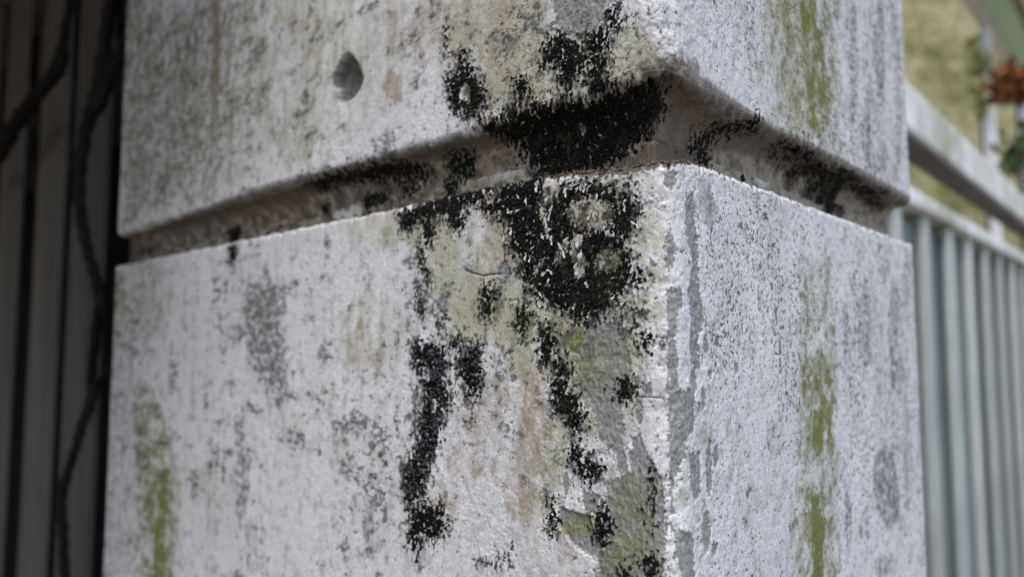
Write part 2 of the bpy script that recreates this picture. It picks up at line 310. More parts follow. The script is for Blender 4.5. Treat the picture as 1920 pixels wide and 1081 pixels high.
  ('U',[(28.2,9.6),(39.0,15.8),(60.9,23.6),(62.5,21.6),(42.9,14.4),(33.0,8.3)],1,0.7,0.7,0.6),
  ('U',[(173.0,17.6),(167.0,16.2),(153.8,14.9),(137.6,14.1),(123.2,13.9),(113.7,14.4),(111.1,15.4),(115.7,16.6),(126.8,17.9),(142.1,18.8),(157.9,19.1),(169.6,18.7)],0.75,1.6,0.35,1),
  ('J',[(180.2,16.8),(178.5,12.7),(174.8,9.3),(170.1,7.7),(165.7,8.1),(162.8,10.5),(162.0,14.1),(163.5,18.1),(167.1,21.4),(171.7,23.2),(176.2,22.9),(179.4,20.5)],0.75,1.6,0.4,1.2),
  ('J',[(216.2,17.9),(214.5,14.1),(210.9,11.0),(206.3,9.5),(202.1,9.9),(199.3,12.1),(198.6,15.5),(200.1,19.2),(203.6,22.3),(208.1,23.9),(212.4,23.6),(215.4,21.4)],0.6,1.6,0.4,1.2),
  ('J',[(129.5,18.6),(128.2,16.5),(124.8,14.6),(120.5,13.4),(116.3,13.2),(113.4,14.1),(112.4,15.7),(113.7,17.7),(116.8,19.6),(121.1,20.8),(125.4,21.1),(128.5,20.3)],0.65,1.4,0.4,1),
  ('U',[(110.8,17.1),(107.7,16.2),(101.4,15.5),(93.9,15.2),(87.2,15.5),(82.9,16.2),(82.0,17.1),(84.7,18.1),(90.4,18.8),(97.8,19.0),(104.9,18.8),(109.7,18.1)],0.6,1.6,0.4,1),
  ('U',[(225.7,16.6),(219.4,15.5),(206.7,15.1),(191.7,15.3),(178.4,16.2),(170.0,17.4),(168.2,18.6),(173.3,19.7),(184.3,20.2),(198.9,20.1),(213.4,19.3),(223.4,18.0)],0.5,1.4,0.3,1.5),
  ('U',[(115.8,21.2),(112.5,20.3),(105.4,19.6),(96.8,19.4),(89.0,19.6),(83.9,20.1),(82.7,20.9),(85.5,21.8),(91.9,22.4),(100.3,22.8),(108.5,22.6),(114.3,22.1)],0.7,0.9,0.3,1.2),
  ('J',[(128.0,24.3),(124.5,23.4),(117.0,22.7),(107.8,22.4),(99.5,22.6),(94.1,23.2),(92.8,24.0),(95.8,24.9),(102.6,25.6),(111.5,25.9),(120.3,25.8),(126.5,25.2)],0.7,0.9,0.3,1.2),
  ('U',[(130.9,20.4),(127.4,19.5),(120.7,18.9),(112.8,19.0),(105.8,19.5),(101.5,20.4),(100.7,21.5),(103.8,22.4),(110.0,23.0),(117.8,23.0),(125.2,22.5),(130.1,21.5)],0.7,0.9,0.3,1.2),
  ('J',[(144.1,23.5),(140.4,22.5),(133.3,21.9),(124.9,22.0),(117.4,22.6),(112.8,23.5),(112.0,24.6),(115.3,25.5),(121.8,26.1),(130.2,26.2),(138.1,25.6),(143.3,24.6)],0.7,0.9,0.3,1.2),
  ('U',[(174.9,21.4),(169.2,19.7),(156.6,17.8),(141.1,16.4),(127.1,15.7),(117.9,16.0),(115.3,16.9),(119.7,18.4),(130.3,20.1),(145.0,21.7),(160.2,22.5),(171.5,22.5)],1,0.9,0.3,1.2),
  ('J',[(190.9,24.5),(184.9,22.7),(171.5,20.8),(155.0,19.3),(140.1,18.6),(130.3,18.8),(127.5,19.9),(132.2,21.4),(143.5,23.2),(159.2,24.8),(175.4,25.7),(187.3,25.6)],1,0.9,0.3,1.2),
  ('U',[(176.9,22.6),(174.6,20.8),(166.4,17.6),(154.9,14.1),(143.4,11.2),(134.9,9.6),(131.2,9.7),(133.1,11.3),(140.2,14.2),(151.0,17.6),(162.8,20.7),(172.5,22.6)],1,0.9,0.3,1.2),
  ('J',[(193.1,25.8),(190.7,23.9),(181.9,20.5),(169.6,16.9),(157.4,13.9),(148.4,12.3),(144.5,12.3),(146.5,14.0),(154.0,17.0),(165.5,20.5),(178.1,23.7),(188.4,25.7)],1,0.9,0.3,1.2),
  ('U',[(169.8,13.0),(168.6,9.5),(165.8,6.8),(162.4,5.5),(159.2,5.9),(157.1,7.9),(156.6,11.0),(157.8,14.4),(160.4,17.2),(163.8,18.6),(167.1,18.2),(169.3,16.2)],1,0.9,0.3,1.2),
  ('J',[(185.6,15.7),(184.2,12.2),(181.3,9.3),(177.7,7.9),(174.3,8.4),(172.0,10.5),(171.5,13.7),(172.8,17.2),(175.6,20.1),(179.2,21.6),(182.6,21.2),(185.0,19.1)],1,0.9,0.3,1.2),
  ('U',[(214.7,21.7),(210.9,20.3),(202.2,18.8),(191.2,17.5),(181.1,16.8),(174.2,16.8),(172.1,17.5),(175.3,18.7),(183.1,20.2),(193.7,21.5),(204.4,22.3),(212.2,22.4)],0.8,0.9,0.3,1.2),
  ('J',[(233.3,24.8),(229.3,23.4),(220.0,21.8),(208.4,20.4),(197.5,19.7),(190.2,19.7),(188.0,20.4),(191.4,21.7),(199.7,23.2),(211.0,24.6),(222.4,25.5),(230.7,25.6)],0.8,0.9,0.3,1.2),
  ('U',[(237.1,15.4),(232.3,14.4),(223.3,13.9),(212.7,14.1),(203.4,14.8),(197.6,15.8),(196.7,16.9),(200.8,17.9),(209.1,18.4),(219.6,18.4),(229.5,17.7),(236.0,16.6)],0.7,0.9,0.3,1.2),
  ('J',[(257.2,18.3),(252.1,17.2),(242.5,16.7),(231.2,16.9),(221.3,17.6),(215.1,18.7),(214.2,19.9),(218.6,20.9),(227.4,21.4),(238.5,21.4),(249.1,20.7),(256.0,19.6)],0.7,0.9,0.3,1.2),
  ('U',[(154.8,8.4),(152.2,5.3),(148.7,2.9),(145.3,1.8),(142.7,2.4),(141.8,4.5),(142.7,7.5),(145.2,10.6),(148.6,13.0),(152.2,14.2),(154.8,13.6),(155.8,11.5)],0.9,0.9,0.3,1.2),
  ('J',[(169.6,11.0),(166.8,7.7),(163.1,5.2),(159.4,4.1),(156.7,4.8),(155.7,6.9),(156.7,10.0),(159.3,13.2),(163.0,15.8),(166.7,17.0),(169.6,16.4),(170.6,14.2)],0.9,0.9,0.3,1.2),
  ('U',[(120.7,14.7),(119.7,12.8),(117.4,11.1),(114.4,10.1),(111.5,10.1),(109.5,11.1),(108.9,12.7),(109.8,14.7),(112.0,16.3),(115.0,17.3),(117.9,17.4),(120.0,16.4)],0.7,0.9,0.3,1.2),
  ('J',[(133.2,17.6),(132.2,15.5),(129.7,13.8),(126.5,12.8),(123.5,12.8),(121.3,13.8),(120.7,15.5),(121.6,17.5),(124.0,19.2),(127.2,20.3),(130.3,20.3),(132.5,19.3)],0.7,0.9,0.3,1.2),
]
FEAT['clear'] = [
  ('U',[(-78.5,36.2),(-78.9,34.6),(-80.0,33.6),(-81.5,33.5),(-83.1,34.3),(-84.3,35.9),(-84.7,37.7),(-84.3,39.3),(-83.2,40.3),(-81.6,40.3),(-80.0,39.5),(-78.9,38.0)],1,0.8,0.9,0.35),
  ('U',[(-30.2,13.5),(-30.4,12.8),(-31.0,12.4),(-31.9,12.4),(-32.7,12.7),(-33.4,13.4),(-33.6,14.3),(-33.4,15.0),(-32.7,15.4),(-31.9,15.5),(-31.0,15.1),(-30.4,14.4)],0.5,0.8,0.9,0.35),
  ('W',[(-31.5,-19.8),(-28.0,-21.0),(-28.7,-25.9),(-26.0,-29.4),(-28.1,-34.2),(-31.7,-34.8),(-30.8,-29.9),(-33.3,-25.5)],0.9,0.7,0.9,0.35),
  ('W',[(-16.2,-15.8),(-17.4,-18.7),(-20.7,-20.6),(-25.3,-20.9),(-30.1,-19.6),(-33.6,-16.8),(-34.9,-13.4),(-33.5,-10.4),(-30.0,-8.5),(-25.2,-8.3),(-20.6,-9.8),(-17.4,-12.5)],0.58,2,0.9,1.2),
  ('W',[(-38.7,-6.6),(-39.9,-8.4),(-41.4,-9.5),(-42.7,-9.6),(-43.5,-8.6),(-43.6,-6.8),(-42.9,-4.8),(-41.6,-3.0),(-40.1,-2.0),(-38.8,-1.9),(-38.1,-2.9),(-38.0,-4.6)],1,0.8,0.9,0.35),
  ('W',[(-42.6,-14.0),(-41.6,-17.5),(-41.2,-20.1),(-41.4,-21.1),(-42.3,-20.2),(-43.5,-17.7),(-44.8,-14.2),(-45.9,-10.6),(-46.3,-8.0),(-46.1,-7.0),(-45.2,-7.9),(-43.9,-10.5)],0.9,1,0.9,0.35),
  ('W',[(-13.4,-30.1),(-14.2,-32.1),(-16.3,-33.5),(-19.2,-33.8),(-22.1,-33.1),(-24.2,-31.4),(-25.0,-29.2),(-24.2,-27.1),(-22.0,-25.8),(-19.0,-25.5),(-16.2,-26.3),(-14.1,-28.0)],0.5,1.2,0.9,1),
  ('W',[(-35.1,-25.7),(-36.3,-27.8),(-37.6,-29.2),(-38.6,-29.5),(-39.0,-28.7),(-38.8,-26.9),(-37.9,-24.7),(-36.7,-22.6),(-35.4,-21.2),(-34.4,-20.9),(-34.0,-21.8),(-34.2,-23.5)],0.7,1.2,0.9,0.35),
  ('W',[(-45.5,-30.1),(-46.7,-31.3),(-47.8,-32.0),(-48.6,-32.1),(-48.8,-31.5),(-48.4,-30.4),(-47.5,-29.0),(-46.4,-27.8),(-45.2,-27.1),(-44.5,-27.0),(-44.3,-27.6),(-44.6,-28.7)],0.7,1,0.9,0.35),
  ('J',[(-189.0,5.5),(-184.6,13.4),(-176.5,14.8),(-161.2,11.0),(-154.8,3.4),(-171.6,0.5),(-187.4,1.0)],1,1.5,0.4,0.35),
  ('W',[(-99.5,-65.5),(-99.8,-66.9),(-100.7,-68.0),(-101.9,-68.4),(-103.1,-68.0),(-104.1,-67.1),(-104.4,-65.7),(-104.1,-64.3),(-103.2,-63.2),(-102.0,-62.8),(-100.8,-63.2),(-99.9,-64.2)],0.8,0.8,0.9,0.35),
  ('W',[(-95.2,-77.1),(-95.5,-78.3),(-96.2,-79.2),(-97.2,-79.5),(-98.3,-79.3),(-99.1,-78.5),(-99.4,-77.3),(-99.1,-76.1),(-98.3,-75.2),(-97.3,-74.9),(-96.3,-75.1),(-95.5,-75.9)],0.8,0.8,0.9,0.35),
  ('J',[(-128.7,8.8),(-129.5,7.4),(-131.9,6.5),(-135.3,6.5),(-138.7,7.4),(-141.3,9.0),(-142.3,10.8),(-141.4,12.3),(-138.9,13.1),(-135.4,13.0),(-132.1,12.1),(-129.6,10.6)],1,1,0.9,0.35),
  ('J',[(-104.1,8.0),(-105.1,6.4),(-108.0,5.5),(-112.1,5.6),(-116.2,6.7),(-119.3,8.4),(-120.4,10.4),(-119.3,12.0),(-116.3,12.8),(-112.2,12.7),(-108.1,11.6),(-105.2,9.8)],1,1.2,0.9,0.35),
]
FEAT['bare'] = [
  ('W',[(-30.4,-55.5),(-27.3,-53.9),(-25.7,-57.9),(-26.2,-63.6),(-25.1,-69.1),(-28.5,-70.4),(-30.5,-65.3)],1,1,0.9,0.12),
  ('W',[(-23.3,-56.3),(-19.4,-54.7),(-17.6,-61.8),(-20.5,-63.4),(-23.0,-61.9)],1,1,0.9,0.12),
  ('W',[(-23.1,-65.9),(-19.5,-64.2),(-18.3,-69.6),(-14.9,-71.8),(-14.4,-77.1),(-14.5,-83.2),(-13.5,-87.7),(-12.8,-91.8),(-16.1,-91.3),(-17.0,-86.5),(-19.8,-84.5),(-24.0,-82.5),(-23.6,-76.2),(-21.6,-72.9)],1,1,0.9,0.12),
  ('W',[(-11.4,-81.4),(-8.7,-80.2),(-7.0,-84.0),(-5.0,-87.5),(-3.3,-91.0),(-2.7,-98.2),(-2.8,-119.8),(-14.7,-122.4),(-16.4,-113.8),(-17.3,-107.9),(-20.0,-103.0),(-16.2,-98.3),(-12.5,-96.3),(-11.4,-92.0),(-12.4,-87.6)],1,0.6,0.9,0.12),
  ('W',[(-4.4,-67.6),(-4.6,-68.4),(-5.0,-69.1),(-5.5,-69.3),(-6.0,-69.1),(-6.4,-68.5),(-6.5,-67.7),(-6.4,-66.9),(-6.0,-66.3),(-5.4,-66.0),(-4.9,-66.2),(-4.6,-66.8)],1,0.1,0.9,0.12),
  ('W',[(-7.7,-73.9),(-7.9,-75.7),(-8.3,-77.1),(-8.8,-77.6),(-9.3,-77.2),(-9.7,-75.9),(-9.8,-74.1),(-9.7,-72.2),(-9.2,-70.9),(-8.7,-70.4),(-8.2,-70.8),(-7.8,-72.1)],1,0.25,0.9,0.12),
  ('W',[(-34.7,-97.2),(-34.9,-98.7),(-35.3,-99.8),(-36.0,-100.3),(-36.6,-100.0),(-37.1,-99.0),(-37.2,-97.5),(-37.0,-96.0),(-36.6,-94.9),(-35.9,-94.5),(-35.3,-94.8),(-34.8,-95.8)],1,0.4,0.9,0.12),
  ('W',[(-16.4,-45.3),(-16.8,-46.7),(-17.9,-47.7),(-19.3,-48.0),(-20.8,-47.6),(-21.8,-46.5),(-22.2,-45.1),(-21.8,-43.7),(-20.7,-42.6),(-19.3,-42.3),(-17.8,-42.8),(-16.8,-43.8)],1,0.9,0.9,0.2),
  ('W',[(-29.4,-98.4),(-22.9,-99.6),(-24.9,-104.8),(-28.8,-104.3)],1,0.6,0.9,0.12),
  ('W',[(-38.1,-104.9),(-26.8,-106.1),(-24.6,-111.4),(-22.5,-114.1),(-26.0,-117.3),(-33.0,-115.6),(-38.6,-110.7)],1,0.3,0.9,0.12),
  ('W',[(-24.0,-115.2),(-18.3,-115.6),(-16.6,-122.0),(-23.1,-123.4)],1,0.8,0.9,0.12),
  ('W',[(-65.9,-30.9),(-63.4,-26.8),(-60.9,-26.3),(-58.9,-31.2)],1,0.3,0.9,0.12),
  ('W',[(0.0,-39.0),(3.3,-38.8),(2.5,-54.0),(3.3,-65.9),(1.7,-77.7),(0.8,-101.5),(0.0,-101.3),(0.0,-88.9),(0.0,-77.4),(0.0,-65.8),(0.0,-51.0)],1,0.7,0.9,0.12),
  ('W',[(7.9,-38.6),(14.8,-38.2),(17.0,-47.6),(13.5,-53.9),(14.5,-61.7),(10.7,-61.6),(8.5,-55.5),(10.0,-47.8)],1,0.6,0.9,0.12),
  ('W',[(0.0,-68.0),(10.5,-67.0),(11.4,-75.4),(10.0,-79.9),(6.3,-81.1),(5.2,-85.4),(0.0,-94.9),(0.0,-81.7)],1,0.9,0.9,0.12),
  ('W',[(7.6,-85.7),(14.1,-85.6),(13.6,-96.9),(9.8,-99.4),(8.1,-96.1)],1,0.7,0.9,0.12),
  ('W',[(0.9,-105.4),(8.8,-108.1),(8.9,-120.5),(3.9,-119.4),(1.6,-112.4)],1,0.8,0.9,0.12),
  ('W',[(19.2,-109.3),(18.7,-112.2),(17.7,-114.2),(16.4,-114.8),(15.1,-113.7),(14.3,-111.3),(14.1,-108.3),(14.6,-105.4),(15.6,-103.3),(16.9,-102.7),(18.1,-103.8),(19.0,-106.2)],1,0.6,0.9,0.15),
  ('W',[(21.0,-91.0),(20.6,-95.0),(19.7,-97.8),(18.7,-98.8),(17.8,-97.5),(17.2,-94.5),(17.1,-90.5),(17.6,-86.6),(18.4,-83.7),(19.4,-82.7),(20.4,-83.9),(21.0,-87.0)],1,0.5,0.9,0.15),
  ('W',[(25.2,-88.4),(24.9,-90.1),(24.2,-91.3),(23.4,-91.6),(22.5,-91.1),(22.0,-89.7),(21.8,-88.0),(22.1,-86.3),(22.8,-85.1),(23.7,-84.7),(24.5,-85.3),(25.1,-86.6)],1,0.4,0.9,0.15),
  ('W',[(20.0,-54.7),(19.7,-56.1),(18.9,-57.2),(17.9,-57.6),(17.0,-57.2),(16.3,-56.1),(16.1,-54.7),(16.4,-53.3),(17.2,-52.2),(18.2,-51.9),(19.1,-52.2),(19.8,-53.3)],1,0.4,0.9,0.15),
  ('W',[(22.9,-115.0),(22.6,-115.9),(22.0,-116.4),(21.2,-116.5),(20.4,-116.1),(19.8,-115.3),(19.6,-114.4),(19.9,-113.5),(20.5,-113.0),(21.3,-112.9),(22.2,-113.3),(22.7,-114.1)],1,0.4,0.9,0.15),
  ('W',[(8.6,-11.1),(13.4,-9.5),(13.7,-19.1),(15.2,-28.6),(14.2,-38.2),(9.1,-38.5),(10.8,-29.0),(7.9,-21.4)],1,0.9,0.9,0.12),
  ('W',[(2.8,-28.2),(2.5,-30.7),(1.6,-32.5),(0.6,-33.2),(0.0,-32.7),(0.0,-31.0),(0.0,-28.6),(0.0,-26.1),(0.0,-24.2),(0.9,-23.5),(1.9,-24.0),(2.6,-25.7)],1,1,0.9,0.15),
  ('W',[(4.2,-6.8),(3.8,-8.2),(2.9,-9.4),(1.7,-10.0),(0.5,-9.8),(0.0,-8.9),(0.0,-7.9),(0.0,-6.1),(0.7,-5.0),(1.9,-4.4),(3.1,-4.5),(3.9,-5.4)],1,0.7,0.9,0.2),
  ('W',[(5.6,-41.8),(5.3,-43.3),(4.6,-44.4),(3.7,-44.9),(2.8,-44.5),(2.2,-43.4),(2.0,-41.9),(2.3,-40.4),(3.0,-39.3),(3.9,-38.8),(4.8,-39.2),(5.4,-40.2)],1,0.8,0.9,0.35),
  ('W',[(39.2,-62.3),(38.9,-63.3),(38.5,-64.1),(37.9,-64.3),(37.4,-64.0),(37.0,-63.3),(36.9,-62.3),(37.1,-61.3),(37.6,-60.5),(38.1,-60.3),(38.7,-60.6),(39.1,-61.3)],1,0.3,0.9,0.35),
  ('W',[(12.1,-66.3),(11.8,-68.6),(11.1,-70.2),(10.3,-70.8),(9.6,-70.2),(9.1,-68.5),(9.0,-66.2),(9.3,-63.9),(9.9,-62.2),(10.7,-61.6),(11.5,-62.3),(12.0,-64.0)],1,0.6,0.9,0.35),
  ('W',[(17.4,-70.4),(17.1,-72.1),(16.6,-73.3),(15.9,-73.8),(15.3,-73.3),(14.9,-72.0),(14.8,-70.3),(15.0,-68.6),(15.5,-67.4),(16.2,-66.9),(16.8,-67.4),(17.3,-68.7)],1,0.5,0.9,0.35),
  ('W',[(21.6,-63.5),(21.5,-64.3),(21.1,-64.9),(20.6,-65.1),(20.1,-64.8),(19.7,-64.2),(19.6,-63.4),(19.8,-62.7),(20.2,-62.1),(20.7,-61.9),(21.2,-62.1),(21.5,-62.7)],1,0.3,0.9,0.35),
  ('W',[(27.2,-53.9),(27.0,-54.6),(26.5,-55.2),(25.8,-55.4),(25.1,-55.2),(24.6,-54.6),(24.5,-53.9),(24.7,-53.2),(25.2,-52.6),(25.9,-52.4),(26.6,-52.6),(27.1,-53.2)],1,0.3,0.9,0.35),
  ('U',[(-40.4,60.3),(-19.6,53.2),(-18.9,46.1),(-22.2,42.4),(-26.4,39.5),(-31.4,42.4),(-35.8,46.1),(-39.3,50.8)],0.56,0.8,0.5,0.5),
  ('W',[(-31.4,-51.4),(-23.2,-47.5),(-14.6,-49.2),(-11.6,-57.0),(-13.6,-70.9),(-22.6,-77.7),(-30.5,-70.2)],1,1.8,0.9,0.12),
  ('W',[(-20.9,-95.4),(-11.5,-90.5),(-1.5,-92.2),(-2.0,-119.6),(-24.5,-124.5),(-20.1,-109.9)],1,1.4,0.9,0.12),
]
FEAT['chip'] = [
  ('U',[(-158.2,74.0),(-154.5,71.5),(-150.8,67.5),(-147.9,63.4),(-146.3,59.5),(-147.3,56.4),(-150.0,54.0),(-153.5,52.5),(-158.4,52.2),(-162.9,52.6),(-165.5,55.6),(-166.5,59.3),(-167.5,63.5),(-166.7,67.0),(-164.7,70.1),(-161.9,72.6)],1,0.3,0.9,0.25),
]
FEAT['chip2'] = [
  ('W',[(-12.6,-30.5),(-13.5,-32.9),(-15.9,-34.6),(-19.2,-35.1),(-22.5,-34.2),(-24.9,-32.1),(-25.8,-29.4),(-24.9,-26.9),(-22.4,-25.2),(-19.0,-24.8),(-15.8,-25.8),(-13.5,-27.9)],0.5,0.5,0.9,0.25),
  ('W',[(-38.1,-104.9),(-26.8,-106.1),(-24.6,-111.4),(-22.5,-114.1),(-26.0,-117.3),(-33.0,-115.6),(-38.6,-110.7)],1,0.2,0.9,0.2),
  ('W',[(-65.9,-30.9),(-63.4,-26.8),(-60.9,-26.3),(-58.9,-31.2)],1,0.2,0.9,0.15),
]
FEAT['crack'] = [
  ('W',[(-81.1,-27.9),(-77.8,-28.9),(-72.4,-30.4),(-68.5,-30.3),(-64.6,-30.2),(-64.6,-30.6),(-68.5,-30.8),(-72.4,-30.9),(-77.8,-29.4),(-81.1,-28.4)],1,0.12,0.8,0.12),
  ('W',[(-64.1,-16.4),(-63.6,-16.5),(-61.4,-23.0),(-61.6,-26.6),(-62.6,-26.5),(-62.4,-22.9)],0.8,0.1,0.8,0.12),
  ('W',[(-58.9,-30.6),(-54.7,-27.0),(-54.7,-27.3),(-58.9,-31.0)],1,0.12,0.8,0.12),
  ('W',[(-9.4,-69.4),(-2.4,-69.5),(-0.7,-70.1),(-0.7,-70.4),(-2.4,-69.7),(-9.4,-69.6)],1,0.12,0.8,0.12),
]
